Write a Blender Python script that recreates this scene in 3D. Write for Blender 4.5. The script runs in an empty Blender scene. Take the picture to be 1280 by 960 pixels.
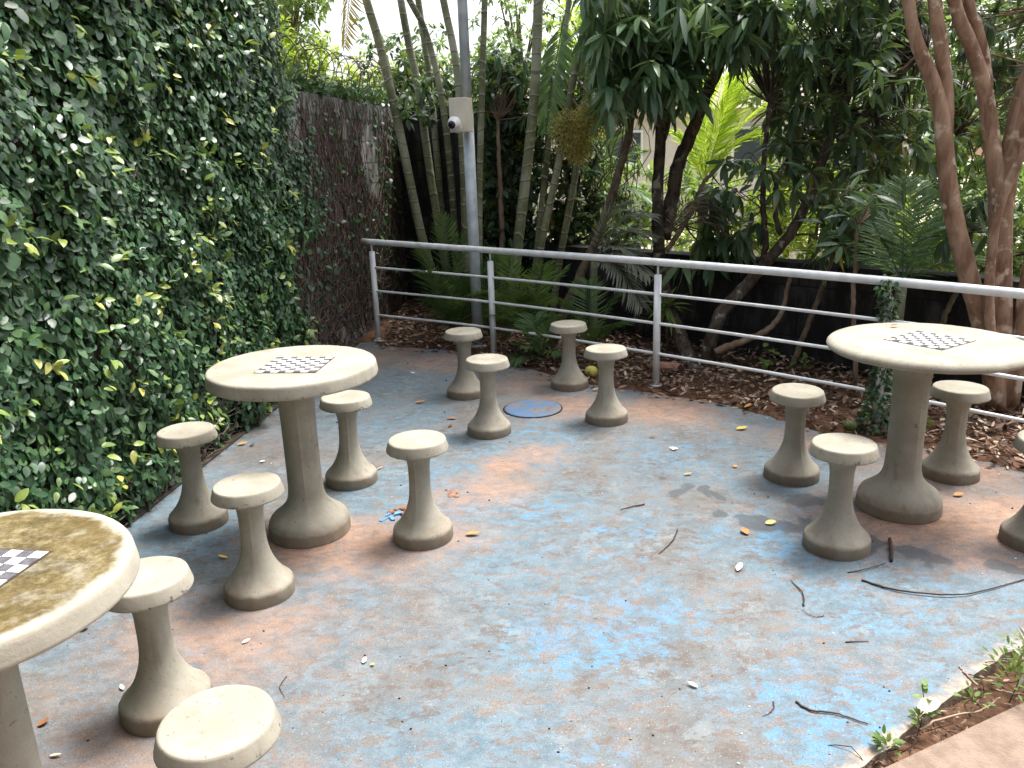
import bpy, math, random
import numpy as np
from mathutils import Vector, Matrix
rng = np.random.default_rng(11); random.seed(11)
S = bpy.context.scene
COL = S.collection
R = math.radians
# ------------------------------------------------------------------ camera
F = 1006.63; PITCH = 0.28232; ROLL = -0.03253; CH = 1.5918
fwd = np.array([0, math.cos(PITCH), -math.sin(PITCH)])
_r = np.array([1., 0, 0]); _u = np.array([0, math.sin(PITCH), math.cos(PITCH)])
rgt = math.cos(ROLL)*_r + math.sin(ROLL)*_u
upv = -math.sin(ROLL)*_r + math.cos(ROLL)*_u
cd = bpy.data.cameras.new('camera'); cam = bpy.data.objects.new('camera', cd); COL.objects.link(cam)
cd.sensor_width = 36; cd.lens = 36*F/1280; cd.clip_start = .05; cd.clip_end = 500
M = Matrix.Identity(4)
for i in range(3):
    M[i][0], M[i][1], M[i][2] = rgt[i], upv[i], -fwd[i]
M[2][3] = CH
cam.matrix_world = M; S.camera = cam
def ray(u, v): return fwd + (u-640)/F*rgt - (v-480)/F*upv
def gz(u, v, z=0.):                       # point of the level plane z seen at (u, v) of the photograph
    d = ray(u, v); return np.array([0, 0, CH]) + d*((z-CH)/d[2])
def gy(u, v, y):                          # point at distance y
    d = ray(u, v); return np.array([0, 0, CH]) + d*(y/d[1])
# ------------------------------------------------------------------ materials
def nmat(name):
    m = bpy.data.materials.new(name); m.use_nodes = True
    nt = m.node_tree; nt.nodes.clear()
    o = nt.nodes.new('ShaderNodeOutputMaterial'); b = nt.nodes.new('ShaderNodeBsdfPrincipled')
    nt.links.new(b.outputs[0], o.inputs[0])
    return m, nt, b, o
class G:
    """small node-graph helper"""
    def __init__(s, nt): s.nt = nt
    def n(s, t, **k):
        n = s.nt.nodes.new('ShaderNode'+t)
        for a, v in k.items(): setattr(n, a, v)
        return n
    def put(s, sock, v):
        if isinstance(v, bpy.types.NodeSocket): s.nt.links.new(v, sock)
        elif v is not None: sock.default_value = v
    def obj(s): return s.n('TexCoord').outputs['Object']
    def geo(s): return s.n('NewGeometry').outputs['Position']
    def mapv(s, v, scale=(1,1,1), rot=(0,0,0), loc=(0,0,0)):
        n = s.n('Mapping'); s.put(n.inputs[0], v); n.inputs['Scale'].default_value = scale
        n.inputs['Rotation'].default_value = rot; n.inputs['Location'].default_value = loc
        return n.outputs[0]
    def noise(s, v, scale, detail=4, rough=.55, dist=0.):
        n = s.n('TexNoise'); s.put(n.inputs['Vector'], v); n.inputs['Scale'].default_value = scale
        n.inputs['Detail'].default_value = detail; n.inputs['Roughness'].default_value = rough
        n.inputs['Distortion'].default_value = dist; return n.outputs[0]
    def rng(s, v, a, b, c=0., d=1., smooth=True):
        n = s.n('MapRange'); n.interpolation_type = 'SMOOTHSTEP' if smooth else 'LINEAR'
        s.put(n.inputs[0], v)
        for i, x in enumerate((a, b, c, d)): s.put(n.inputs[i+1], x)
        return n.outputs[0]
    def math(s, op, a, b=None):
        n = s.n('Math', operation=op); s.put(n.inputs[0], a); s.put(n.inputs[1], b); return n.outputs[0]
    def mix(s, f, a, b, mode='MIX'):
        n = s.n('Mix', data_type='RGBA', blend_type=mode); s.put(n.inputs[0], f)
        for k, x in ((6, a), (7, b)):
            if isinstance(x, (tuple, list)) and len(x) == 3: x = (*x, 1)
            s.put(n.inputs[k], x)
        return n.outputs[2]
    def ramp(s, f, stops, interp='LINEAR'):
        n = s.n('ValToRGB'); s.put(n.inputs[0], f); e = n.color_ramp.elements; n.color_ramp.interpolation = interp
        while len(e) < len(stops): e.new(.5)
        for x, (p, c) in zip(e, stops): x.position = p; x.color = (*c, 1)
        return n.outputs[0]
    def bump(s, h, strength, dist, b):
        n = s.n('Bump'); s.put(n.inputs['Height'], h); n.inputs['Strength'].default_value = strength
        n.inputs['Distance'].default_value = dist; s.put(b.inputs['Normal'], n.outputs[0])
    def attr(s, name): 
        n = s.n('Attribute'); n.attribute_name = name; return n.outputs['Fac']
def setb(b, rough=.8, spec=.3, metal=0.):
    b.inputs['Roughness'].default_value = rough; b.inputs['Specular IOR Level'].default_value = spec
    b.inputs['Metallic'].default_value = metal
def leafmat(name, stops, rough=.45, trans=.25, spec=.4, tcol=1.0):
    m, nt, b, o = nmat(name); g = G(nt); setb(b, rough, spec)
    c = g.ramp(g.attr('tint'), stops)
    c2 = g.mix(g.rng(g.noise(g.obj(), 60, 2), .35, .7, 0, .35), c, (.05, .055, .02))
    g.put(b.inputs['Base Color'], c2)
    t = g.n('BsdfTranslucent'); g.put(t.inputs[0], g.mix(.5, c, (.20*tcol, .28*tcol, .03), 'MIX'))
    mx = g.n('MixShader'); mx.inputs[0].default_value = trans
    nt.links.new(b.outputs[0], mx.inputs[1]); nt.links.new(t.outputs[0], mx.inputs[2]); nt.links.new(mx.outputs[0], o.inputs[0])
    return m
def plain(name, col, rough=.8, spec=.3, metal=0., var=.35, scale=8, bump=0., bscale=40):
    m, nt, b, o = nmat(name); g = G(nt); setb(b, rough, spec, metal)
    f = g.rng(g.noise(g.obj(), scale, 6), .3, .7)
    g.put(b.inputs['Base Color'], g.mix(f, tuple(c*(1-var) for c in col), tuple(min(1, c*(1+var*.6)) for c in col)))
    if bump: g.bump(g.noise(g.obj(), bscale, 4), bump, .01, b)
    return m
def bark(name, c1, c2, c3, sx=9, sz=3, bump=.6, lich=.5):
    m, nt, b, o = nmat(name); g = G(nt); setb(b, .9, .15); p = g.geo()
    v = g.mapv(p, (sx, sx, sz))
    f = g.rng(g.noise(v, 2.2, 8, .62, .5), .32, .68)
    c = g.mix(f, c1, c2)
    c = g.mix(g.rng(g.noise(p, 11, 5), 1-lich, 1-lich+.12), c, c3)
    g.put(b.inputs['Base Color'], c); g.bump(g.noise(v, 5, 6, .65), bump, .02, b); return m
def concrete():
    m, nt, b, o = nmat('painted_concrete'); g = G(nt); setb(b, .78, .25)
    rnd = g.n('ObjectInfo').outputs['Random']; p = g.n('VectorMath', operation='ADD')
    g.put(p.inputs[0], g.geo()); cb = g.n('CombineXYZ'); g.put(cb.inputs[0], g.math('MULTIPLY', rnd, 7.)); g.put(p.inputs[1], cb.outputs[0]); p = p.outputs[0]
    c = g.mix(g.rng(g.noise(p, 7, 6, .6), .32, .68), (.25, .23, .183), (.325, .303, .247))
    c = g.mix(g.rng(g.noise(g.mapv(p, (14, 14, 2.2)), 1.6, 6, .65), .56, .72, 0, .5), c, (.155, .13, .09))
    c = g.mix(g.rng(g.noise(p, 110, 2), .66, .72, 0, .6), c, (.10, .08, .055))
    # splashed red dust on the foot
    z = g.n('SeparateXYZ'); g.put(z.inputs[0], g.geo())
    sp = g.math('MULTIPLY', g.rng(z.outputs[2], .13, .0), g.rng(g.noise(p, 18, 5), .36, .66, 0, .6))
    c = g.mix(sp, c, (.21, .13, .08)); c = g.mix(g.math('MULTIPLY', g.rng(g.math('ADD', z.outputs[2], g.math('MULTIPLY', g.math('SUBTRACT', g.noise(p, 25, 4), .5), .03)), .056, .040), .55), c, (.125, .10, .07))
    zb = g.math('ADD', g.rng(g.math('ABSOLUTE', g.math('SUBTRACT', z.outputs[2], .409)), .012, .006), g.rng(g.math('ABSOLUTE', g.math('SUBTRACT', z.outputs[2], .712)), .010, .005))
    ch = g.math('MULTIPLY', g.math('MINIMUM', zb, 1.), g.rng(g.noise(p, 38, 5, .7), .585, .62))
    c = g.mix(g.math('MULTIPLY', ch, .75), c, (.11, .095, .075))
    g.put(b.inputs['Base Color'], c)
    h = g.math('ADD', g.math('MULTIPLY', g.noise(p, 14, 4), .8), g.math('MULTIPLY', g.rng(g.noise(p, 120, 2), .68, .76), -.3))
    h = g.math('ADD', h, g.math('MULTIPLY', g.noise(p, 220, 2), .10))
    h = g.math('SUBTRACT', h, g.math('MULTIPLY', ch, .8)); g.bump(h, .55, .006, b); return m
def moss_top():
    m, nt, b, o = nmat('lichen_stained_concrete'); g = G(nt); setb(b, .92, .15); p = g.obj()
    base = g.mix(g.rng(g.noise(p, 8, 6), .3, .7), (.30, .278, .225), (.375, .35, .285))
    l = g.n('VectorMath', operation='LENGTH'); g.put(l.inputs[0], g.mapv(p, (1, 1, 0)))
    d = g.math('ADD', l.outputs['Value'], g.math('MULTIPLY', g.math('SUBTRACT', g.noise(p, 9, 6, .65), .5), .10))
    f = g.rng(d, .334, .306)
    st = g.ramp(g.noise(p, 19, 12, .82, .0), [(.36, (.030, .021, .008)), (.46, (.075, .056, .022)), (.53, (.135, .106, .05)), (.60, (.215, .182, .10)), (.68, (.31, .275, .18))])
    st = g.mix(g.rng(g.noise(p, 4, 3), .42, .62, 0, .55), st, (.10, .068, .016))
    g.put(b.inputs['Base Color'], g.mix(g.math('MULTIPLY', f, g.rng(g.noise(p, 6.5, 8, .7), .36, .52, .5, .97)), base, st))
    g.bump(g.noise(p, 60, 6, .7), .35, .006, b); return m
DUST = [(-.916, 3.2, .44, 1.), (-.62, 3.05, .42, .85), (-.40, 3.2, .42, .6), (-.15, 3.65, .34, .75), (-.03, 3.95, .24, .85), (.12, 4.1, .28, .7), (1.707, 3.2, .62, 1.), (2.05, 3.15, .5, .9), (2.3, 3.0, .4, .6),
        (1.75, 2.85, .34, .7), (.45, 4.95, .5, .75), (.95, 4.8, .5, .8), (.2, 5.6, .6, .55), (-.55, 6.2, .55, .6), (1.6, 4.2, .35, .55), (2.15, 3.75, .5, .8), (-1.02, 2.45, .5, .5), (-1.15, 1.7, .5, .4),
        (-.95, 6.5, .4, .5), (-1.0, 1.35, .5, .8), ]
BLUE = [(.22, 2.35, .42, .9), (.48, 2.5, .5, .6), (.85, 2.0, .55, .75), (.45, 3.05, .45, .6), (1.12, 3.05, .34, .9), (.0, 3.3, .3, .4), (.13, 4.93, .15, 1.), (.12, 3.35, .3, .6), (-.55, 4.15, .3, .6), (.9, 4.15, .5, .4), (.1, 4.5, .45, .5), (-.35, 3.9, .3, .5), (1.25, 2.5, .5, .5), (.25, 1.7, .5, .55), (.8, 1.5, .5, .8), (-.6, 5.0, .6, .35)]
BROWN = [(-1.1, 2.3, .9, 1), (-.95, 1.4, 1.0, 1), (-1.35, 4.2, .5, .7), (-.5, 2.5, .6, .7), (.25, 2.55, .4, .45), (.35, 1.9, .4, .4), (1.1, 2.2, .4, .4), (.9, 5.0, .5, .6)]
WET = [(.75, 3.62, .06), (.80, 3.53, .075), (.90, 3.50, .065), (.96, 3.44, .06), (.97, 3.35, .07), (.91, 3.28, .075), (1.04, 3.22, .11), (1.15, 3.18, .10), (1.25, 3.14, .10), (1.33, 3.42, .13), (1.48, 3.38, .14), (1.56, 3.3, .10), (1.38, 3.0, .16), (1.55, 2.86, .12), (1.64, 2.76, .10), (1.85, 2.74, .10)]
def floor_mat():
    m, nt, b, o = nmat('worn_blue_floor_paint'); g = G(nt); p = g.geo()
    w = g.n('VectorMath', operation='ADD'); ns = g.n('TexNoise'); g.put(ns.inputs[0], p); ns.inputs['Scale'].default_value = 3.2; ns.inputs['Detail'].default_value = 5
    sc = g.n('VectorMath', operation='SCALE'); sb = g.n('VectorMath', operation='SUBTRACT'); g.put(sb.inputs[0], ns.outputs['Color']); sb.inputs[1].default_value = (.5, .5, .5)
    g.put(sc.inputs[0], sb.outputs[0]); sc.inputs['Scale'].default_value = .45; g.put(w.inputs[0], p); g.put(w.inputs[1], sc.outputs[0]); pw = w.outputs[0]
    w2 = g.n('VectorMath', operation='ADD'); ns2 = g.n('TexNoise'); g.put(ns2.inputs[0], p); ns2.inputs['Scale'].default_value = 16; ns2.inputs['Detail'].default_value = 5
    sc2 = g.n('VectorMath', operation='SCALE'); sb2 = g.n('VectorMath', operation='SUBTRACT'); g.put(sb2.inputs[0], ns2.outputs['Color']); sb2.inputs[1].default_value = (.5, .5, .5)
    g.put(sc2.inputs[0], sb2.outputs[0]); sc2.inputs['Scale'].default_value = .11; g.put(w2.inputs[0], p); g.put(w2.inputs[1], sc2.outputs[0]); pf = w2.outputs[0]
    def blobs(lst, v):
        acc = None
        for q in lst:
            d = g.n('VectorMath', operation='DISTANCE'); g.put(d.inputs[0], v); d.inputs[1].default_value = (q[0], q[1], 0)
            e = g.rng(d.outputs['Value'], q[2], q[2]*.12, 0, q[3] if len(q) > 3 else 1)
            acc = e if acc is None else g.math('MAXIMUM', acc, e)
        return acc
    str1 = g.noise(g.mapv(p, (1.5, 1.9, 1), (0, 0, R(35))), 7.5, 12, .76, .5)
    str2 = g.noise(g.mapv(p, (1.3, 2.4, 1), (0, 0, R(-38))), 8.5, 12, .76, .3)
    big = g.noise(p, 1.1, 6, .62, .4); med = g.noise(p, 3.4, 12, .74, .5); fine = g.noise(p, 38, 8, .74); grain = g.noise(p, 170, 4, .7)
    grey = g.mix(g.rng(med, .36, .64), (.100, .092, .084), (.16, .156, .148))
    sky = g.mix(g.rng(str1, .38, .62), (.074, .120, .152), (.124, .178, .215))
    far = g.n('SeparateXYZ'); g.put(far.inputs[0], p)
    c = g.mix(g.rng(g.math('ADD', big, g.math('MULTIPLY', g.math('SUBTRACT', med, .5), .5)), .36, .54, .15, 1), grey, sky)
    bl = blobs(BLUE, pw)
    bf = g.rng(g.math('ADD', g.math('MULTIPLY', str1, .9), g.math('ADD', g.math('MULTIPLY', bl, .17), g.math('MULTIPLY', big, .25))), .675, .735)
    c = g.mix(g.math('MULTIPLY', bf, .74), c, g.mix(g.rng(fine, .35, .65), (.045, .165, .30), (.095, .235, .36)))
    lt = g.rng(g.noise(g.mapv(p, loc=(5, 1, 0)), 4.6, 12, .76, .3), .555, .595)
    c = g.mix(g.math('MULTIPLY', lt, .5), c, (.18, .212, .225))
    br = g.rng(g.math('ADD', g.math('MULTIPLY', str2, .75), g.math('MULTIPLY', fine, .25)), .512, .540)
    c = g.mix(g.math('MULTIPLY', br, .7), c, g.mix(g.rng(med, .4, .6), (.085, .062, .050), (.175, .128, .10)))
    pk = g.rng(g.noise(g.mapv(p, loc=(7, 3, 0)), 3.4, 12, .76, .6), .575, .66)
    c = g.mix(g.math('MULTIPLY', pk, .5), c, (.20, .145, .105))
    du = g.math('MULTIPLY', blobs(DUST, pw), g.rng(g.math('ADD', g.math('MULTIPLY', med, .6), g.math('MULTIPLY', str1, .4)), .33, .52, .1, 1))
    bw = g.math('MULTIPLY', blobs(BROWN, pw), g.rng(med, .38, .58, .25, 1))
    c = g.mix(g.math('MULTIPLY', bw, .75), c, g.mix(g.rng(str1, .4, .6), (.105, .082, .07), (.165, .135, .118)))
    c = g.mix(g.math('MULTIPLY', du, .9), c, g.mix(g.rng(str2, .36, .64), (.21, .112, .068), (.40, .235, .15)))
    fk = g.math('MULTIPLY', g.rng(g.noise(g.mapv(p, (1.2, 2.0, 1), (0, 0, R(-30)), (2, 5, 0)), 27, 9, .72, .8), .56, .585), g.rng(g.noise(g.mapv(p, loc=(1, 8, 0)), 2.6, 8, .7), .44, .60, .05, 1))
    c = g.mix(g.math('MULTIPLY', fk, .7), c, g.mix(g.rng(med, .4, .6), (.10, .072, .058), (.20, .15, .12)))
    spk = g.math('MULTIPLY', g.rng(grain, .53, .61), g.rng(med, .42, .56, .2, 1))
    c = g.mix(g.math('MULTIPLY', spk, .7), c, (.065, .050, .042))
    c = g.mix(g.math('MULTIPLY', g.rng(g.noise(g.mapv(p, loc=(3, 9, 0)), 150, 4, .7), .60, .68), .55), c, (.48, .47, .46))
    # bare pale edge along the planting strip
    ed = g.n('VectorMath', operation='DOT_PRODUCT'); g.put(ed.inputs[0], pf); ed.inputs[1].default_value = (.5636, -.8260, 0)
    c = g.mix(g.rng(ed.outputs['Value'], -1.0, -.952), c, g.mix(g.rng(fine, .4, .6), (.21, .155, .115), (.36, .30, .24)))
    # wet stain
    we = blobs([(a, b_, r_*1.08) for a, b_, r_ in WET], pw); we = g.rng(g.math('ADD', we, g.math('MULTIPLY', g.math('SUBTRACT', fine, .5), .9)), .22, .36)
    c = g.mix(g.math('MULTIPLY', we, .72), c, (.058, .066, .074))
    g.put(b.inputs['Base Color'], c)
    b.inputs['Specular IOR Level'].default_value = .35
    g.put(b.inputs['Roughness'], g.math('SUBTRACT', g.rng(fine, .3, .7, .62, .85), g.math('MULTIPLY', we, .30)))
    h = g.math('ADD', g.math('MULTIPLY', fine, .5), g.math('ADD', g.math('MULTIPLY', grain, .25), g.math('MULTIPLY', med, .8)))
    g.bump(h, .35, .006, b); return m
def block_mat(name, c1, c2, mort, bw=.39, bh=.19, axis='yz', grime=(.03, .03, .03), gr=.5, bump=.5):
    m, nt, b, o = nmat(name); g = G(nt); setb(b, .92, .1); p = g.obj()
    s = g.n('SeparateXYZ'); g.put(s.inputs[0], p); cb = g.n('CombineXYZ')
    g.put(cb.inputs[0], s.outputs['XYZ'.index(axis[0].upper())]); g.put(cb.inputs[1], s.outputs[2])
    br = g.n('TexBrick'); g.put(br.inputs['Vector'], cb.outputs[0]); br.inputs['Scale'].default_value = 1
    br.inputs['Brick Width'].default_value = bw; br.inputs['Row Height'].default_value = bh; br.inputs['Mortar Size'].default_value = .008
    br.inputs['Color1'].default_value = (*c1, 1); br.inputs['Color2'].default_value = (*c2, 1); br.inputs['Mortar'].default_value = (*mort, 1)
    f = g.rng(g.noise(g.mapv(p, (3, 3, 1)), 2.5, 7, .65), .5-gr*.35, .75-gr*.3)
    g.put(b.inputs['Base Color'], g.mix(f, br.outputs[0], grime))
    h = g.math('ADD', g.math('MULTIPLY', br.outputs['Fac'], -1.), g.math('MULTIPLY', g.noise(p, 30, 5), .5))
    g.bump(h, bump, .01, b); return m
MT = {}
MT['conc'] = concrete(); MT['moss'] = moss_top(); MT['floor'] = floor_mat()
MT['tile_w'] = plain('white_ceramic_tile', (.78, .77, .73), .3, .5, var=.06); MT['tile_b'] = plain('dark_ceramic_tile', (.12, .115, .13), .22, .5, var=.25, scale=60)
MT['tile_edge'] = plain('dark_tile_border', (.06, .045, .04), .5)
MT['rail'] = plain('pale_grey_rail_paint', (.70, .72, .73), .38, .5, var=.12, scale=14)
MT['galv'] = plain('galvanised_steel', (.44, .49, .52), .5, .5, .15, var=.2, scale=12)
MT['box'] = plain('cream_plastic', (.62, .57, .47), .5, .4, var=.06); MT['camw'] = plain('white_plastic', (.75, .75, .73), .35, .5, var=.04); MT['lens'] = plain('dark_lens', (.01, .01, .012), .08, .6, var=0)
MT['soil'] = plain('damp_red_soil', (.125, .068, .042), .95, .1, var=.5, scale=14, bump=.8, bscale=70)
MT['path'] = plain('pink_concrete_path', (.24, .175, .137), .9, .15, var=.2, scale=22, bump=.7, bscale=160)
MT['yard'] = plain('pale_yard', (.42, .37, .29), .9, .1, var=.2, scale=1.5)
MT['litter'] = None
m, nt, b, o = nmat('dry_leaf_litter'); g = G(nt); setb(b, .8, .2)
g.put(b.inputs['Base Color'], g.ramp(g.attr('tint'), [(0, (.028, .016, .011)), (.3, (.075, .046, .033)), (.55, (.17, .11, .08)), (.8, (.33, .24, .175)), (1, (.52, .43, .33))])); MT['litter'] = m
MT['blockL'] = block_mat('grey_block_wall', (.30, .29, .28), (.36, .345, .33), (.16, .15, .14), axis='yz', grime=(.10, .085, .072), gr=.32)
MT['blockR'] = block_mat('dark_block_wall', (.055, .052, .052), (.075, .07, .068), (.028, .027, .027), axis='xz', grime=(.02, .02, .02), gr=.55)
MT['blockD'] = block_mat('darker_block_wall', (.075, .065, .055), (.09, .078, .066), (.04, .035, .03), axis='yz', grime=(.035, .03, .025), gr=.5)  # darker blocks for the wall section behind the creeper leaves
MT['foot'] = plain('mossy_footing', (.07, .058, .044), .95, .1, var=.5, scale=10, bump=.5)
MT['house'] = plain('white_house_paint', (.55, .51, .45), .8, .2, var=.08, scale=2); MT['house2'] = plain('beige_render', (.30, .26, .21), .9, .2, var=.1, scale=2); MT['roof'] = plain('clay_roof', (.25, .20, .17), .8, .2, var=.3, scale=6); MT['glass'] = plain('window_glass', (.05, .06, .07), .1, .5, var=.1)
MT['stem'] = bark('bare_creeper_stem', (.055, .042, .037), (.155, .115, .09), (.25, .215, .18), 20, 8, .4, .35)
MT['wire'] = plain('rusty_wire', (.10, .075, .065), .6, .4, .4)
IVY = [(0, (.013, .045, .024)), (.45, (.042, .112, .050)), (.75, (.10, .195, .072)), (.86, (.085, .15, .04)), (.93, (.24, .33, .06)), (1, (.45, .42, .10))]
MT['ivy'] = leafmat('creeping_fig_leaf', IVY, .40, .2, .5)
MT['mango'] = leafmat('mango_leaf', [(0, (.045, .10, .055)), (.6, (.10, .20, .10)), (1, (.20, .31, .14))], .36, .4, .65)
MT['dark'] = leafmat('dark_glossy_leaf', [(0, (.024, .060, .036)), (.6, (.062, .135, .075)), (.93, (.15, .25, .095)), (1, (.30, .20, .04))], .36, .38, .55)
MT['sun'] = leafmat('sunlit_yellow_green_leaf', [(0, (.12, .20, .035)), (.5, (.25, .36, .06)), (1, (.48, .52, .11))], .5, .6, .35, 2.2)  # sunlight on the background foliage is put into this lighter leaf colour
MT['mid'] = leafmat('mid_green_leaf', [(0, (.045, .10, .04)), (.5, (.11, .20, .07)), (1, (.25, .35, .11))], .5, .45, .35, 1.5)
MT['frond'] = leafmat('palm_leaflet', [(0, (.04, .10, .045)), (.5, (.09, .19, .07)), (1, (.22, .32, .10))], .45, .35, .4)
MT['frondsun'] = leafmat('sunlit_palm_leaflet', [(0, (.26, .40, .05)), (.6, (.45, .56, .08)), (1, (.65, .62, .16))], .5, .65, .35, 2.4)  # lit version of the palm leaflet, backlight painted into its colour
MT['frondgrey'] = leafmat('pale_palm_leaflet', [(0, (.24, .27, .21)), (1, (.50, .51, .44))], .5, .4, .3)
MT['frondorange'] = leafmat('dying_palm_leaflet', [(0, (.48, .24, .06)), (1, (.42, .36, .14))], .6, .5, .3, 1.5)
MT['frondead'] = leafmat('dead_palm_leaflet', [(0, (.085, .052, .04)), (1, (.24, .165, .125))], .8, .1, .2, .3)
MT['weed'] = leafmat('weed_leaf', [(0, (.06, .13, .03)), (1, (.20, .31, .07))], .5, .35, .35)
MT['fruit'] = leafmat('palm_flower_grain', [(0, (.36, .33, .09)), (1, (.66, .58, .2))], .6, .35, .3)
m, nt, b, o = nmat('fallen_leaf'); g = G(nt); setb(b, .6, .3)
g.put(b.inputs['Base Color'], g.mix(g.rng(g.noise(g.obj(), 90, 4), .45, .7, 0, .6), g.ramp(g.attr('tint'), [(0, (.02, .015, .012)), (.25, (.16, .06, .03)), (.5, (.42, .20, .07)), (.75, (.62, .42, .06)), (1, (.75, .72, .58))]), (.10, .055, .03))); MT['fallen'] = m
m, nt, b, o = nmat('ringed_palm_stem'); g = G(nt); setb(b, .6, .3)
al = g.attr('tint'); wob = g.math('ADD', al, g.math('MULTIPLY', g.noise(g.geo(), 1.5, 2), .5))
fr = g.math('FRACT', g.math('DIVIDE', wob, .135)); ring = g.rng(g.math('ABSOLUTE', g.math('SUBTRACT', fr, .5)), .06, .035)
c = g.ramp(g.noise(g.mapv(g.geo(), (1, 1, .6)), 3.2, 6, .6), [(.32, (.06, .07, .032)), (.5, (.16, .17, .09)), (.66, (.31, .315, .235))])
c = g.mix(g.rng(g.noise(g.geo(), 26, 5), .55, .68, 0, .6), c, (.30, .29, .22))
c = g.mix(g.math('MULTIPLY', g.rng(g.math('ABSOLUTE', g.math('SUBTRACT', fr, .58)), .05, .03), .6), c, (.05, .05, .03))
g.put(b.inputs['Base Color'], g.mix(g.math('MULTIPLY', ring, .7), c, (.30, .285, .215))); g.bump(ring, .5, .01, b); MT['cane'] = m
MT['barkdark'] = bark('lichened_dark_bark', (.035, .027, .022), (.12, .095, .072), (.30, .29, .24), 9, 4, .9, .44)
MT['barklean'] = bark('grey_brown_bark', (.075, .055, .035), (.17, .135, .09), (.23, .215, .165), 12, 5, .8, .42)
MT['barktan'] = bark('tan_bark', (.17, .115, .08), (.28, .21, .155), (.34, .29, .23), 8, 3, .4, .35)
MT['barksmooth'] = bark('smooth_cinnamon_bark', (.15, .085, .055), (.33, .225, .155), (.47, .38, .29), 6, 2.0, .45, .46)
MT['twig'] = plain('dark_twig', (.055, .035, .028), .8, .2, var=.3)
MT['twigpale'] = plain('pale_dry_twig', (.38, .28, .20), .8, .2, var=.3)
MT['yel'] = plain('yellow_fruit_skin', (.62, .55, .12), .45, .4, var=.2, scale=20); MT['grn'] = plain('green_fruit_skin', (.09, .115, .03), .5, .4, var=.3, scale=20)
MT['clay'] = plain('terracotta', (.30, .155, .12), .85, .2, var=.3, scale=14, bump=.3); MT['rubble'] = plain('red_clay_rubble', (.27, .125, .075), .95, .1, var=.4, scale=30, bump=.9, bscale=90)
MT['rubpale'] = plain('dusty_clay_rubble', (.27, .16, .11), .95, .1, var=.3, scale=30, bump=.8, bscale=90)
MT['black'] = plain('charred_scrap', (.012, .010, .010), .8, .2, var=.2); MT['bluechip'] = plain('blue_paint_chip', (.10, .25, .50), .7, .2, var=.3, scale=20)
m, nt, b, o = nmat('blue_manhole_paint'); g = G(nt); setb(b, .7, .3)
c = g.mix(g.rng(g.noise(g.obj(), 9, 7, .65), .46, .58), (.07, .135, .24), (.14, .14, .15)); c = g.mix(g.rng(g.noise(g.obj(), 14, 6), .55, .66), c, (.16, .10, .07))
g.put(b.inputs['Base Color'], c); MT['manhole'] = m
m, nt, b, o = nmat('grit'); g = G(nt); setb(b, .9, .1)
g.put(b.inputs['Base Color'], g.ramp(g.attr('tint'), [(0, (.015, .012, .01)), (.55, (.05, .03, .02)), (.7, (.3, .2, .13)), (1, (.7, .68, .6))])); MT['grit'] = m
# ------------------------------------------------------------------ geometry helper
LEAF_I = np.array([0,1,2, 0,2,3, 1,4,5,2, 2,5,6,3, 4,7,5, 5,7,6]); LEAF_T = np.array([3,3,4,4,3,3])
TT = np.array([0,.3,.3,.3,.68,.68,.68,1.]); SS = np.array([0,-.9,0,.9,-.78,0,.78,0])
HT_ = np.array([0] + [t for t in (.13, .38, .66, .87) for _ in range(3)] + [1.]); HS_ = np.array([0] + [q*w for w in (.58, 1., .86, .46) for q in (-1, 0, 1)] + [0])
HI_ = [0,1,2, 0,2,3]; HL_ = [3, 3]
for _k in range(3):
    _a = 1+3*_k; HI_ += [_a,_a+3,_a+4,_a+1, _a+1,_a+4,_a+5,_a+2]; HL_ += [4, 4]
HI_ += [10,13,11, 11,13,12]; HL_ += [3, 3]; HI_ = np.array(HI_); HL_ = np.array(HL_)
def unit(a): return a/np.maximum(np.linalg.norm(a, axis=-1, keepdims=True), 1e-9)
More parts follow.
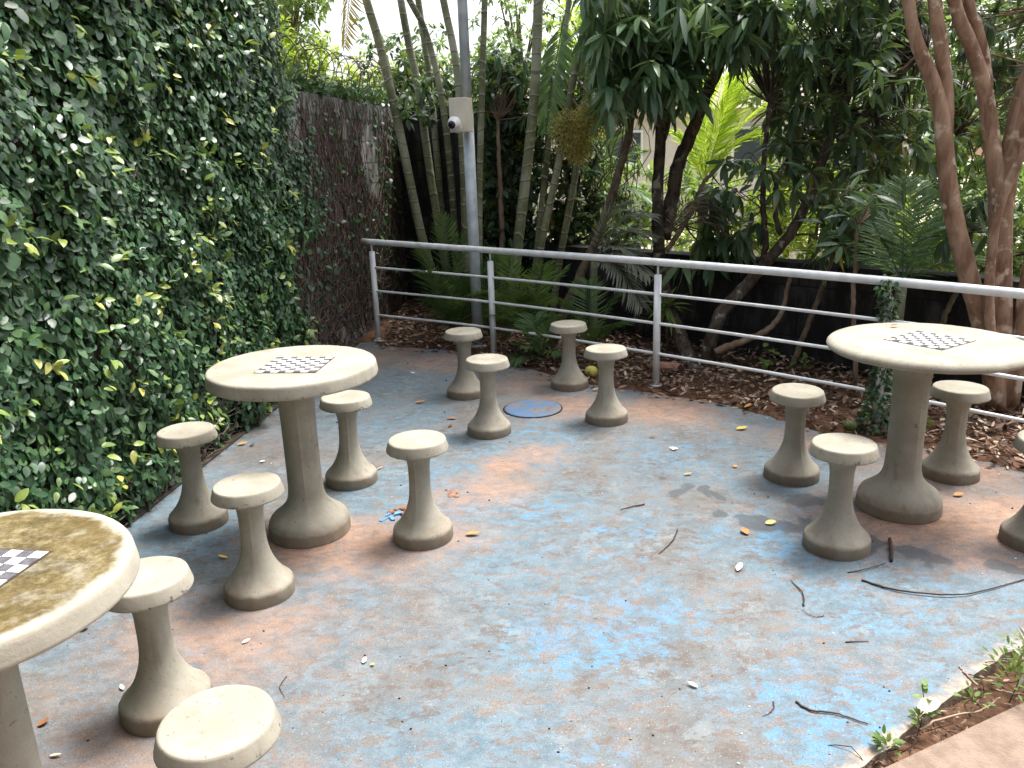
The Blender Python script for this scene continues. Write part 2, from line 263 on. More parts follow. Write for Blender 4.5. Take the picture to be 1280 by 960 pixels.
class Geo:
    def __init__(s): s.V = []; s.I = []; s.T = []; s.A = []; s.M = []; s.Sm = []; s.n = 0
    def raw(s, V, I, T, a=0., mat=0, smooth=True):
        V = np.asarray(V, float).reshape(-1, 3); I = np.asarray(I, int)
        s.V.append(V); s.I.append(I+s.n); s.T.append(np.asarray(T, int)); s.n += len(V)
        s.A.append(np.broadcast_to(np.asarray(a, float), (len(V),)).copy()); s.M.append(np.full(len(T), mat)); s.Sm.append(np.full(len(T), smooth))
    def leaves(s, P, D, N, L, W, bend=.2, fold=.15, tint=.5, mat=0, hi=False):
        TT_, SS_, LI_, LT_, nv = (HT_, HS_, HI_, HL_, 14) if hi else (TT, SS, LEAF_I, LEAF_T, 8)
        P = np.asarray(P, float); n = len(P); D = unit(np.asarray(D, float)); N = np.asarray(N, float)
        N = unit(N - D*(N*D).sum(-1, keepdims=True)); Sd = np.cross(D, N)
        L = np.broadcast_to(L, (n,))[:, None, None]; W = np.broadcast_to(W, (n,))[:, None, None]; bend = np.broadcast_to(bend, (n,))[:, None, None]
        t = TT_[None, :, None]; q = SS_[None, :, None]
        V = P[:, None] + D[:, None]*(t*L) + Sd[:, None]*(q*W*.5) + N[:, None]*(fold*np.abs(q)*W*.5 - bend*L*t*t)
        I = (LI_[None] + nv*np.arange(n)[:, None]).ravel()
        s.raw(V, I, np.tile(LT_, n), np.repeat(np.broadcast_to(tint, (n,)), nv), mat)
    def tube(s, pts, rad, k=8, mat=0, cap=True, wob=0.):
        P = np.asarray(pts, float); n = len(P); rad = np.broadcast_to(rad, (n,))
        T = unit(np.gradient(P, axis=0)); ref = np.array([0.3, .9, .2]) if abs(T[0] @ np.array([.3, .9, .2])) < .85 else np.array([1., 0, 0])
        A = unit(np.cross(T, ref)); B = np.cross(T, A); th = np.linspace(0, 2*np.pi, k, endpoint=False)
        rr = rad[:, None]*(1+wob*rng.normal(size=(n, k)) if wob else np.ones((n, k)))
        V = P[:, None] + rr[..., None]*(A[:, None]*np.cos(th)[None, :, None] + B[:, None]*np.sin(th)[None, :, None])
        ln = np.concatenate([[0], np.cumsum(np.linalg.norm(np.diff(P, axis=0), axis=1))])
        i, j = np.meshgrid(np.arange(n-1), np.arange(k), indexing='ij'); j2 = (j+1) % k
        q = np.stack([i*k+j, i*k+j2, (i+1)*k+j2, (i+1)*k+j], -1).reshape(-1, 4)
        I = q.ravel(); Tt = np.full(len(q), 4)
        if cap:
            I = np.concatenate([I, np.arange(k)[::-1], (n-1)*k+np.arange(k)]); Tt = np.concatenate([Tt, [k, k]])
        s.raw(V, I, Tt, np.repeat(ln, k), mat)
    def lathe(s, prof, k=40, c=(0, 0, 0), mat=0, jit=0., ph=0., seam=None):
        prof = np.asarray(prof, float); n = len(prof); th = np.linspace(0, 2*np.pi, k, endpoint=False)
        r = np.repeat(prof[:, :1], k, 1)
        if jit:
            a, b = rng.uniform(0, 6.28, 2)
            r = r*(1 + jit*np.sin(2*th+a)[None] + jit*.6*np.sin(5*th+b+prof[:, 1:]*20)) + jit*.12*rng.normal(size=(n, k))*np.minimum(r, .1)
        if seam is not None:
            r = r + .0022*np.maximum(0, 1-np.abs(((th-seam+np.pi) % (2*np.pi))-np.pi)/.12)[None]
        zz = np.repeat(prof[:, 1:], k, 1)
        if jit: zz = zz - np.where(r > .126, 1, 0)*np.where(zz > .01, 1, 0)*jit*.35*np.abs(np.sin(3*th+a)*np.sin(11*th+b)+.5*rng.normal(size=k))[None]*np.clip(r*6, 0, 1)
        V = np.stack([r*np.cos(th)+c[0], r*np.sin(th)+c[1], zz+c[2]], -1)
        i, j = np.meshgrid(np.arange(n-1), np.arange(k), indexing='ij'); j2 = (j+1) % k
        q = np.stack([i*k+j, i*k+j2, (i+1)*k+j2, (i+1)*k+j], -1).reshape(-1, 4)
        s.raw(V, np.concatenate([q.ravel(), np.arange(k)[::-1], (n-1)*k+np.arange(k)]), [4]*len(q)+[k, k], 0, mat)
    def box(s, c, size, rz=0., mat=0, axes=None):
        if axes is None: axes = np.array([[math.cos(rz), math.sin(rz), 0], [-math.sin(rz), math.cos(rz), 0], [0, 0, 1]])
        g = np.array([[x, y, z] for x in (-.5, .5) for y in (-.5, .5) for z in (-.5, .5)])*np.asarray(size)
        V = np.asarray(c) + g @ np.asarray(axes)
        I = np.array([[0,1,3,2],[4,6,7,5],[0,4,5,1],[2,3,7,6],[0,2,6,4],[1,5,7,3]])
        if np.linalg.det(np.asarray(axes)) < 0: I = I[:, ::-1]
        s.raw(V, I.ravel(), [4]*6, 0, mat, False)
    def poly(s, pts, mat=0):
        s.raw(pts, np.arange(len(pts)), [len(pts)], 0, mat, False)
    def prism(s, pts, z0, z1, mat=0):
        p = np.asarray(pts, float); n = len(p)
        if np.sum(p[:, 0]*np.roll(p[:, 1], -1)-np.roll(p[:, 0], -1)*p[:, 1]) < 0: p = p[::-1]
        V = np.concatenate([np.c_[p, np.full(n, z0)], np.c_[p, np.full(n, z1)]])
        I = list(range(n))[::-1] + list(range(n, 2*n)); T = [n, n]
        for i in range(n): j = (i+1) % n; I += [i, j, n+j, n+i]; T.append(4)
        s.raw(V, I, T, 0, mat, False)
    def blob(s, c, r, sub=2, jit=.15, mat=0, tint=0.):
        import bmesh
        bm = bmesh.new(); bmesh.ops.create_icosphere(bm, subdivisions=sub, radius=1)
        V = np.array([v.co[:] for v in bm.verts]); Fc = np.array([[v.index for v in f.verts] for f in bm.faces]); bm.free()
        V = V*(1+jit*rng.normal(size=(len(V), 1)))*np.asarray(r)+np.asarray(c)
        s.raw(V, Fc.ravel(), [3]*len(Fc), tint, mat)
    def build(s, name, mats, parent=None, loc=None, bevel=0., sharp=0):
        V = np.concatenate(s.V); I = np.concatenate(s.I); T = np.concatenate(s.T)
        off = np.array(parent.matrix_basis.translation) if parent and parent.type == 'EMPTY' else (np.array(loc) if loc is not None else np.zeros(3))
        if parent and parent.type != 'EMPTY':
            off = np.array(parent['_off'])
        me = bpy.data.meshes.new(name)
        me.vertices.add(len(V)); me.vertices.foreach_set('co', (V-off).ravel())
        me.loops.add(len(I)); me.loops.foreach_set('vertex_index', I)
        me.polygons.add(len(T)); me.polygons.foreach_set('loop_start', np.concatenate([[0], np.cumsum(T)[:-1]])); me.polygons.foreach_set('loop_total', T)
        me.polygons.foreach_set('material_index', np.concatenate(s.M)); me.polygons.foreach_set('use_smooth', np.concatenate(s.Sm).astype(bool))
        at = me.attributes.new('tint', 'FLOAT', 'POINT'); at.data.foreach_set('value', np.concatenate(s.A))
        me.update(calc_edges=True); me.validate()
        if sharp: me.set_sharp_from_angle(angle=R(sharp))
        for mm in (mats if isinstance(mats, (list, tuple)) else [mats]): me.materials.append(MT[mm] if isinstance(mm, str) else mm)
        ob = bpy.data.objects.new(name, me); COL.objects.link(ob)
        if parent: ob.parent = parent
        elif loc is not None: ob.location = loc
        ob['_off'] = [float(x) for x in off]
        if bevel:
            md = ob.modifiers.new('bevel', 'BEVEL'); md.width = bevel; md.segments = 2; md.limit_method = 'ANGLE'
        return ob
def tag(o, label=None, cat=None, group=None, kind=None):
    if label: o['label'] = label
    if cat: o['category'] = cat
    if group: o['group'] = group
    if kind: o['kind'] = kind
    return o
def thing(name, loc, label, cat, group=None):
    e = bpy.data.objects.new(name, None); e.location = [float(x) for x in loc]; e.empty_display_size = .1; COL.objects.link(e)
    return tag(e, label, cat, group)
def copy_tree(o, parent=None):
    c = o.copy(); COL.objects.link(c)
    if parent: c.parent = parent
    for ch in [x for x in bpy.data.objects if x.parent == o and x is not c]: copy_tree(ch, c)
    return c
def smooth_path(pts, n):
    P = np.asarray(pts, float)
    if len(P) == 2: t = np.linspace(0, 1, n)[:, None]; return P[0]*(1-t)+P[1]*t
    Q = np.vstack([2*P[0]-P[1], P, 2*P[-1]-P[-2]]); out = []
    for k in np.linspace(0, len(P)-1-1e-6, n):
        i = int(k); t = k-i; a, b, c, d = Q[i:i+4]
        out.append(.5*((2*b)+(c-a)*t+(2*a-5*b+4*c-d)*t*t+(-a+3*b-3*c+d)*t**3))
    return np.array(out)
def rdir(n, el0, el1):
    az = rng.uniform(0, 2*np.pi, n); el = np.radians(rng.uniform(el0, el1, n))
    return np.stack([np.cos(az)*np.cos(el), np.sin(az)*np.cos(el), np.sin(el)], -1)
UP = np.array([0, 0, 1.])
# ------------------------------------------------------------------ setting
WD = np.array([.407, 3.316]); WD = WD/np.linalg.norm(WD); WN = np.array([WD[1], -WD[0]])      # left wall: direction, outward normal
W0 = np.array([-1.764, 3.386])
def wl(y, off=0.): return W0 + WD*((y-W0[1])/WD[1]) + WN*off
gr = Geo(); gr.poly([(-120, -60, -.035), (120, -60, -.035), (120, 160, -.035), (-120, 160, -.035)])
tag(gr.build('ground', 'soil'), kind='structure')
MUL = [(-1.2, 6.95), (-1.109, 6.80), (-.528, 6.588), (.005, 6.044), (.506, 5.429), (.96, 5.145), (1.319, 4.876), (1.542, 4.612), (1.8, 4.2), (2.204, 4.0), (2.494, 3.648), (3.1, 3.15)]
ml = []
for a, b in zip(MUL[:-1], MUL[1:]):
    for t in np.linspace(0, 1, 7)[:-1]: ml.append((a[0]+(b[0]-a[0])*t+rng.normal(0, .008), a[1]+(b[1]-a[1])*t+rng.normal(0, .008)))
ED = np.array([.6, .4094]); ED = ED/np.linalg.norm(ED)
e0 = np.array([.886, 1.754])
edge = [tuple(e0 + ED*t + np.array([-ED[1], ED[0]])*rng.normal(0, .007)) for t in np.linspace(2.2, -2.6, 80)]
pl = [tuple(wl(6.95))] + ml + edge + [tuple(wl(.25))]
fl = Geo(); fl.prism(pl, -.12, 0.); tag(fl.build('patio_floor', 'floor'), kind='structure')
pe = np.array([.969, 1.751]); pd = np.array([.489, .225]); pd /= np.linalg.norm(pd); pn = np.array([pd[1], -pd[0]])
pp = Geo(); pp.prism([tuple(pe-pd*4), tuple(pe-pd*4+pn*3), tuple(pe+pd*5+pn*3), tuple(pe+pd*5)], -.12, .015); tag(pp.build('path', 'path', bevel=.012), kind='structure')
# soil in the planting strip between patio and path, and the bed beyond the railing
st = Geo(); nx = 60
for i in range(nx):
    pass
bed = Geo(); xs = np.linspace(-2.4, 6, 100); ys = np.linspace(2.0, 9.5, 90)
X, Y = np.meshgrid(xs, ys, indexing='ij'); Z = -.012 + .03*np.sin(X*3+Y*2)*.4 + rng.normal(0, .006, X.shape)
_m = np.array(MUL); Z = np.where(Y < np.interp(X, _m[:, 0], _m[:, 1])-.04, -.085, Z); Z = np.where(X > 3.0, np.minimum(Z, -.03), Z)
i, j = np.meshgrid(np.arange(99), np.arange(89), indexing='ij'); qd = np.stack([i*90+j, (i+1)*90+j, (i+1)*90+j+1, i*90+j+1], -1).reshape(-1, 4)
bed.raw(np.stack([X, Y, Z], -1), qd.ravel(), [4]*len(qd)); tag(bed.build('planting_bed', 'soil'), kind='structure')
yd = Geo(); yd.poly([(-40, 9.6, -.03), (40, 9.6, -.03), (40, 60, -.03), (-40, 60, -.03)]); tag(yd.build('yard', 'yard'), kind='structure')
# dry leaf litter on the bed
def inside_mulch(p):
    m = np.array(MUL); y = np.interp(p[:, 0], m[:, 0], m[:, 1]); return p[:, 1] > y-.02
N = 26000; P = np.c_[rng.uniform(-1.15, 3.9, N), rng.uniform(3.0, 8.6, N)]
mm = np.array(MUL); dy = P[:, 1]-np.interp(P[:, 0], mm[:, 0], mm[:, 1])
keep = (dy > -.16) & (dy < 1.9) & ((dy > .12) | (rng.random(N) < np.clip(.6+dy*3.4, .03, .9))); P = P[keep]; n = len(P)
lt = Geo(); d = rdir(n, -25, 25); nn = unit(np.array([0, 0, 1.])+rng.normal(0, .45, (n, 3)))
h = rng.uniform(.0, .05, n)*(dy[keep] > 0)+.008
lt.leaves(np.c_[P, h], d, nn, rng.uniform(.03, .085, n), rng.uniform(.008, .03, n), rng.uniform(-.3, .4, n), rng.uniform(-.2, .6), np.clip(rng.beta(1.6, 1.5, n), 0, 1))
for _ in range(160):
    q = P[rng.integers(n)]; a = rng.uniform(0, 6.28); L = rng.uniform(.08, .35)
    lt.tube(smooth_path([(q[0], q[1], .045), (q[0]+L*.5*math.cos(a), q[1]+L*.5*math.sin(a), .06), (q[0]+L*math.cos(a+.3), q[1]+L*math.sin(a+.3), .045)], 5), .003, 4)
tag(lt.build('leaf_litter', 'litter'), kind='stuff', label='brown dry leaf litter lying on the bed beyond the patio edge', cat='leaf litter')
# strip debris
N = 900; tS = rng.uniform(-.6, 2.2, N); sS = rng.uniform(0, 1, N)
A = e0 + ED*tS[:, None]; B = pe + pd*((A-pe)@pd)[:, None]; Q = A+(B-A)*sS[:, None]
lt2 = Geo(); lt2.leaves(np.c_[Q, rng.uniform(-.02, .0, N)], rdir(N, -15, 25), unit(UP+rng.normal(0, .4, (N, 3))), rng.uniform(.008, .03, N), rng.uniform(.003, .01, N), .1, .2, rng.beta(1.2, 2.6, N))
for _ in range(60):
    q = Q[rng.integers(N)]; a = rng.uniform(0, 6.28); L = rng.uniform(.04, .14)
    lt2.tube(smooth_path([(q[0], q[1], -.012), (q[0]+L*.5*math.cos(a), q[1]+L*.5*math.sin(a), .012), (q[0]+L*math.cos(a+.5), q[1]+L*math.sin(a+.5), -.008)], 5), .0016, 4)
tag(lt2.build('soil_debris', 'litter'), kind='stuff', label='bits of root and dry leaf on the soil strip beside the path', cat='soil debris')
# ------------------------------------------------------------------ stools and tables
def spow(a, b, n): return np.linspace(a, b, n)
def stool_prof():
    seat = [(.0, .450), (.110, .450), (.1155, .4493), (.1185, .447), (.1205, .442), (.1295, .4115), (.1300, .408), (.1285, .4045), (.1265, .4035), (.095, .4025), (.0, .4025)]
    col = [(.0, .4015), (.078, .4015), (.069, .391), (.0565, .373), (.0495, .352), (.0460, .325), (.0455, .26), (.0465, .225), (.0495, .197), (.0545, .172), (.062, .148), (.072, .124), (.0845, .102), (.098, .083), (.110, .0695), (.1185, .0615), (.1235, .0565), (.1265, .052), (.1280, .0475), (.1288, .0435), (.1308, .004), (.128, -.004), (.0, -.004)]
    return seat, col
SP = dict(S1=(-.312, 5.255), S2=(-.142, 4.483), S3=(.401, 5.375), S4=(.568, 4.636), A=(-1.451, 3.38), B=(-.832, 3.81), C=(-.404, 3.163), D=(-.987, 2.743),
          E=(1.364, 3.683), F=(1.3, 2.96), G=(2.123, 3.642), H=(2.10, 2.935), J=(-1.076, 2.085), K=(-.655, 1.453))
SL = dict(S1='beige concrete stool nearest to the galvanised pole, at the back of the tableless four',
          S2='beige concrete stool just left of the round blue manhole cover',
          S3='beige concrete stool beside the yellow fruit, right behind the manhole cover',
          S4='beige concrete stool right of the manhole cover, between it and the third railing post',
          A='beige concrete stool closest to the leafy wall, left of the left chess table',
          B='beige concrete stool partly hidden behind the top of the left chess table',
          C='beige concrete stool standing next to the broken red clay hole in the floor',
          D='beige concrete stool before the left chess table, a yellow leaf beside its foot',
          E='beige concrete stool with a wet stain at its foot, behind the right chess table',
          F='beige concrete stool with a thick dark stick beside its foot, before the right chess table',
          G='beige concrete stool behind the right chess table, in front of the smooth brown tree',
          H='beige concrete stool cut off by the right edge, beside the right chess table',
          J='chipped beige concrete stool partly covered by the rim of the stained chess table',
          K='closest beige concrete stool, its round seat seen from above at the bottom edge')
protos = []
for v in range(3):
    e = thing('concrete_stool', (0, 0, 0), 'x', 'stool', 'concrete stools round the chess tables')
    seat, col = stool_prof()
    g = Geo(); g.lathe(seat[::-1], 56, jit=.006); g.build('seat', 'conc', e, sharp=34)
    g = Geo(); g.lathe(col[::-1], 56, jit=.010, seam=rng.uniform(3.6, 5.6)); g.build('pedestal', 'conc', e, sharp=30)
    protos.append(e)
for k, (nm, (x, y)) in enumerate(SP.items()):
    e = protos[k] if k < 3 else copy_tree(protos[k % 3])
    e.location = (x, y, 0); e.rotation_euler = (R(rng.normal(0, .5)), R(rng.normal(0, .5)), rng.uniform(-.9, .9)); e['label'] = SL[nm]
def chess_table(loc, rz, label, stained=False, flare=False):
    e = thing('chess_table', (*loc, 0), label, 'chess table', 'round concrete chess tables')
    x, y = loc; c = (x, y, 0)
    top = [(0, .764), (.330, .764), (.3375, .7632), (.3425, .7605), (.3455, .756), (.3475, .748), (.352, .717), (.3525, .712), (.3505, .708), (.3465, .7065), (0, .7065)]
    if flare: top = [(0, .764), (.315, .764), (.333, .762), (.345, .756), (.352, .746), (.3535, .738), (.350, .729), (.340, .722), (.30, .711), (.2, .704), (0, .704)]
    if flare: top = [(q*1.132, h) for q, h in top]
    g = Geo(); g.lathe(top[::-1], 96, (1.765, 3.31, 0) if flare else c, jit=.002); t = g.build('tabletop', 'moss' if stained else 'conc', e, sharp=34)
    col = [(0, .7035), (.108, .7035), (.105, .690), (.098, .670), (.088, .65), (.079, .63), (.0755, .60), (.0735, .5), (.0735, .27), (.0745, .22), (.077, .19), (.082, .167), (.091, .147), (.106, .128), (.124, .112), (.142, .0985), (.156, .088), (.165, .078), (.1705, .067), (.1735, .057), (.1750, .050), (.1785, .004), (.172, -.004), (0, -.004)]
    if not flare: col = [(0, .7060), (.079, .7060), (.077, .70)] + col[6:]
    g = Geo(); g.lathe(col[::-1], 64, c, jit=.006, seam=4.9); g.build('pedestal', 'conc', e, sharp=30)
    g = Geo(); s = .248; q = s/8; ca, sa = math.cos(rz), math.sin(rz); cx, cy = BC[label]
    ax = np.array([[ca, sa, 0], [-sa, ca, 0], [0, 0, 1.]])
    g.box((cx, cy, .7648), (s+.010, s+.010, .0012), mat=2, axes=ax)
    for i in range(8):
        for j in range(8):
            p = np.array([(i-3.5)*q, (j-3.5)*q, 0]) @ ax + np.array([cx, cy, .7658])
            g.box(p, (q-.0008, q-.0008, .0016), mat=(i+j) % 2, axes=ax)
    tab = [o for o in bpy.data.objects if o.parent == e and o.name.startswith('tabletop')][0]
    g.build('chessboard', ['tile_w', 'tile_b', 'tile_edge'], tab)
    return e
LL = 'clean beige round chess table beside the leafy wall, four stools around it'
LR = 'clean beige round chess table on the right in front of the railing'
LF = 'closest round chess table, its top stained ochre with lichen, at the left edge'
BC = {LL: (-.896, 3.244), LR: (1.774, 3.314), LF: (-1.185, 1.525)}
chess_table((-.916, 3.265), R(-6), LL)
chess_table((1.715, 3.305), R(-57), LR, flare=True)
chess_table((-1.19, 1.53), R(-9), LF, stained=True)
# ------------------------------------------------------------------ manhole cover
mc = gz(666, 511); g = Geo()
g.lathe([(0, .002), (.182, .002), (.183, .004), (.180, .007), (.165, .008), (0, .008)], 48, (mc[0], mc[1], 0), jit=.003)
e = thing('manhole_cover', (mc[0], mc[1], 0), 'round blue painted manhole cover set in the floor between the four tableless stools', 'manhole cover'); g.build('lid', 'manhole', e)
g = Geo(); th = np.linspace(0, 2*np.pi, 49); g.tube(np.c_[mc[0]+.187*np.cos(th), mc[1]+.187*np.sin(th), np.full(49, .001)], .004, 6, cap=False); g.build('rim_gap', 'black', e)
# ------------------------------------------------------------------ railing
PT = [np.array([-1.175, 7.02]), np.array([-.140, 6.355]), np.array([.995, 5.345]), np.array([2.055, 4.30]), np.array([3.0, 3.2])]
HT = [.875, .845, .85, .85, .85]
e = thing('railing', (PT[2][0], PT[2][1], 0), 'pale grey tubular metal railing with a thick handrail and three thin rails', 'railing')
ext = [PT[0]+unit(PT[0]-PT[1])*.10] + PT[1:]
tp = np.array([[*p, h] for p, h in zip(ext, HT)])
sp = smooth_path(tp, 50)
g = Geo(); g.tube(sp, .0245, 16); g.build('handrail', 'rail', e)
for zz in (.635, .435, .225):
    g = Geo(); a = np.array([[*p, zz*(h/.85)] for p, h in zip(ext, HT)]); g.tube(smooth_path(a, 50)[1:], .0105, 10); g.build('rail', 'rail', e)
for p, h in zip(PT, HT):
    g = Geo(); g.tube([(*p, -.02), (*p, h-.085)], .0245, 16); g.tube([(*p, 0), (*p, .006)], .045, 16); po = g.build('post', 'rail', e)
    g = Geo(); g.tube([(*p, h-.085), (*p, h-.015)], .007, 8); g.build('pin', 'rail', po)
# ------------------------------------------------------------------ left wall + creeper
def wallbox(g, y0, y1, z0, z1, th=.2, off=0., mat=0):
    a, b = wl(y0, off), wl(y1, off); c = (a+b)/2 - WN*th/2
    g.box((*c, (z0+z1)/2), (np.linalg.norm(b-a), th, z1-z0), axes=np.array([[*WD, 0], [*WN, 0], [0, 0, 1]]), mat=mat)
YSTEP = 5.75; ZLOW = 2.06; YEND = 9.3
e = thing('boundary_wall', (*wl(4), 0), 'tall grey block boundary wall on the left, stepping down to a lower end', 'wall')
ang = math.atan2(WD[1], WD[0])
OFFW = -.085
g = Geo(); wallbox(g, -2.6, YSTEP, -.1, 3.7, off=OFFW); g.build('tall_section', 'blockD', e)
g = Geo(); wallbox(g, YSTEP, YEND, -.1, ZLOW, off=OFFW); g.build('low_section', 'blockL', e)
g = Geo(); wallbox(g, -2.6, 6.9, -.1, .014, th=.10, off=-.001); g.build('footing', 'foot', e)
iv = thing('creeping_fig', (*wl(3), 0), 'dense dark green creeping fig covering the left wall, bare-stemmed at its far end', 'climbing plant')
def fbm(a, b, s, seed):
    r = np.random.default_rng(seed); out = 0; amp = 1
    for o in range(4):
        p = r.uniform(0, 6.28, 4); k = s*2**o
        out = out + amp*(np.sin(a*k+p[0]+1.7*np.sin(b*k*.7+p[1]))*np.cos(b*k*1.1+p[2]+1.3*np.sin(a*k*.6+p[3]))); amp *= .55
    return out
def bulge(y, z): return np.clip(.075+.055*fbm(y, z, 2.2, 3)+.035*fbm(y, z, 7, 5), .0, .22)*np.clip((z+.25)/.4, .25, 1)*np.clip((7.2-y)/2.4, .35, 1)
def leafy(y, z):         # how leafy the wall is here
    lim = 5.95+.25*z-.10*(z-1)**2+.35*fbm(y*.6, z, 3, 8)
    return np.clip((lim-y)/.55, 0, 1)
N = 105000; y = rng.uniform(1.0, 8.9, N); z = rng.uniform(.02, 3.3, N)**1.0
ok = (z < np.where(y < YSTEP+.05*np.sin(z*9), 3.3, ZLOW+.03)) & (rng.random(N) < np.maximum(leafy(y, z), .035*(z > .3))*np.clip(1.1+.35*fbm(y, z, 5, 21), .4, 1)*np.clip(.35+z/.35, 0, 1))
y, z = y[ok], z[ok]; n = len(y); dep = rng.random(n)**.6
off = OFFW+.02+bulge(y, z)*dep*1.25
base = np.array([wl(a, o_) for a, o_ in zip(y, off)])
Pq = np.c_[base, z]; WN3 = np.array([*WN, 0]); WD3 = np.array([*WD, 0])
aa = rng.normal(0, 1.0, n)
D = -UP*np.cos(aa)[:, None] + WD3*np.sin(aa)[:, None] + WN3*rng.uniform(-.1, .75, n)[:, None]
Nn = WN3*.9 + UP*rng.uniform(.1, .9, n)[:, None] + rng.normal(0, .35, (n, 3))
L = rng.uniform(.040, .076, n)*np.clip(.8+.25*fbm(y, z, 1.5, 4), .7, 1.2); tint = np.clip(rng.beta(1.5, 2.0, n)*.86, 0, .87)
g = Geo(); g.leaves(Pq, D, Nn, L, L*rng.uniform(.52, .7, n), rng.uniform(0, .3, n), .12, tint, hi=True)
# young pale shoots standing off the surface
for _ in range(430):
    yy = 1.2+4.6*rng.random()**1.3; zz = .12+2.4*rng.random()**1.3; k = rng.integers(2, 6); o_ = OFFW+.04+float(bulge(yy, zz))*1.25
    c = np.array([*wl(yy, o_), zz]); dirs = unit(WN3*rng.uniform(.4, 1, (k, 1)) + WD3*rng.normal(0, .8, (k, 1)) + UP*rng.normal(0, .6, (k, 1)))
    tb = rng.choice([.78, .84, .89, .92, .96]); Ls = rng.uniform(.032, .068, k)
    g.leaves(c+dirs*.012+rng.normal(0, .018, (k, 3)), dirs, unit(WN3*.6+UP+rng.normal(0, .4, (k, 3))), Ls, Ls*.52, rng.uniform(.1, .4, k), .2, np.clip(tb+rng.normal(0, .03, k), 0, 1), hi=True)
# leaves trailing over the top of the low section
k = 2600; yy = rng.uniform(YSTEP, 9.2, k); zz = ZLOW+.02+np.abs(rng.normal(0, .06, k)); bs = np.array([wl(a, OFFW+rng.uniform(-.22, .06)) for a in yy])
L = rng.uniform(.04, .07, k); g.leaves(np.c_[bs, zz], rdir(k, -60, 50), unit(UP+rng.normal(0, .6, (k, 3))), L, L*.6, .2, .1, np.clip(rng.normal(.62, .16, k), 0, .93))
g.build('foliage', 'ivy', iv)
g = Geo()
for q in range(1250):
    y0 = rng.uniform(5.3, 9.2) if rng.random() < .9 else rng.uniform(1.5, 5.3); z0 = rng.uniform(-.02, 1.1) if rng.random() < .75 else rng.uniform(1, 1.9)
    Ln = rng.uniform(.35, 1.4); lean = rng.normal(.05, .5); pts = []; yy, zz = y0, z0
    for t in range(9):
        pts.append((*wl(yy, OFFW+.006+abs(rng.normal(0, .012))), zz)); yy += (lean+rng.normal(0, .28))*Ln/9; zz += Ln/9*rng.uniform(.5, 1.2)
        if zz > ZLOW: break
    pts = np.array(pts)
    if len(pts) < 3: continue
    ymid = pts[len(pts)//2, 1]; zmid = pts[:, 2]
    bad = ((pts[:, 1] > 7.74+.25*np.clip(1.5-pts[:, 2], 0, 1)) & (pts[:, 1] < 8.18) & (pts[:, 2] > 1.25) & (pts[:, 2] < 1.86))
    if bad.any(): pts = pts[:np.argmax(bad)]
    if len(pts) < 3: continue
    g.tube(pts, np.linspace(rng.uniform(.003, .011), .002, len(pts)), 5, cap=False)
for q in range(260):           # tangled roots along the foot and fine loops
    y0 = rng.uniform(2.2, 8.8); z0 = rng.uniform(.0, .22) if y0 < 5.8 else rng.uniform(0, .9); pts = []
    a = rng.uniform(-.6, .9)
    for t in range(8):
        pts.append((*wl(y0, OFFW+.03+abs(rng.normal(0, .035))), z0)); y0 += .06*math.cos(a); z0 = max(.02, z0+.05*math.sin(a)); a += rng.normal(0, .6)
    g.tube(pts, np.linspace(rng.uniform(.003, .006), .002, 8), 4, cap=False)
g.build('bare_stem', 'stem', iv)
# barbed coil on the low section
e = thing('razor_wire', (*wl(7.3, OFFW-.1), ZLOW), 'rusty coil of barbed wire running along the top of the low wall end', 'barbed wire')
g = Geo(); t = np.linspace(0, 1, 420); ph = t*2*np.pi*13; yy = YSTEP+.1+3.3*t
pts = np.array([[*wl(a, OFFW-.1+.17*math.cos(p)), ZLOW+.20+.19*math.sin(p)] for a, p in zip(yy+.06*np.sin(ph*1.3), ph)]); g.tube(pts, .0042, 5, cap=False)
for q in range(10, 415, 7):
    p = pts[q]; a = unit(rng.normal(size=3)); g.tube([p-a*.022, p+a*.022], .0028, 4)
    a = unit(rng.normal(size=3)); g.tube([p-a*.022, p+a*.022], .0028, 4)
g.build('coil', 'wire', e)
g = Geo(); g.tube([(*wl(YSTEP+.05, OFFW-.1), ZLOW+.22), (*wl(9.2, OFFW-.1), ZLOW+.26)], .003, 5); g.build('support_wire', 'wire', e)
# ------------------------------------------------------------------ rear block wall
RW = [np.array([-1.62, 9.50]), np.array([.15, 7.78]), np.array([2.13, 5.87]), np.array([3.15, 4.72]), np.array([5.2, 2.4])]
def rearbox(g, a, b, z0, z1, th=.15):
    d = unit(b-a); nn = np.array([-d[1], d[0]]); c = (a+b)/2+nn*th/2
    if nn[1] < 0: c = (a+b)/2-nn*th/2
    g.box((*c, (z0+z1)/2), (np.linalg.norm(b-a), th, z1-z0), axes=np.array([[*d, 0], [*nn, 0], [0, 0, 1]]))
e = thing('rear_wall', (RW[2][0], RW[2][1], 0), 'low dark concrete block wall behind the railing and the tree trunks', 'wall')
for a, b in zip(RW[1:-1], RW[2:]):
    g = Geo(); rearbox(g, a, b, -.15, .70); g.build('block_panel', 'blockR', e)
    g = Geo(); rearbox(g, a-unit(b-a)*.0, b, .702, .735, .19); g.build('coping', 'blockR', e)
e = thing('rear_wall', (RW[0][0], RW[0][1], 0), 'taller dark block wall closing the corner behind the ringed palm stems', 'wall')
g = Geo(); rearbox(g, RW[0], RW[1]-unit(RW[1]-RW[0])*.004, -.15, 2.05); g.build('block_panel', 'blockR', e)
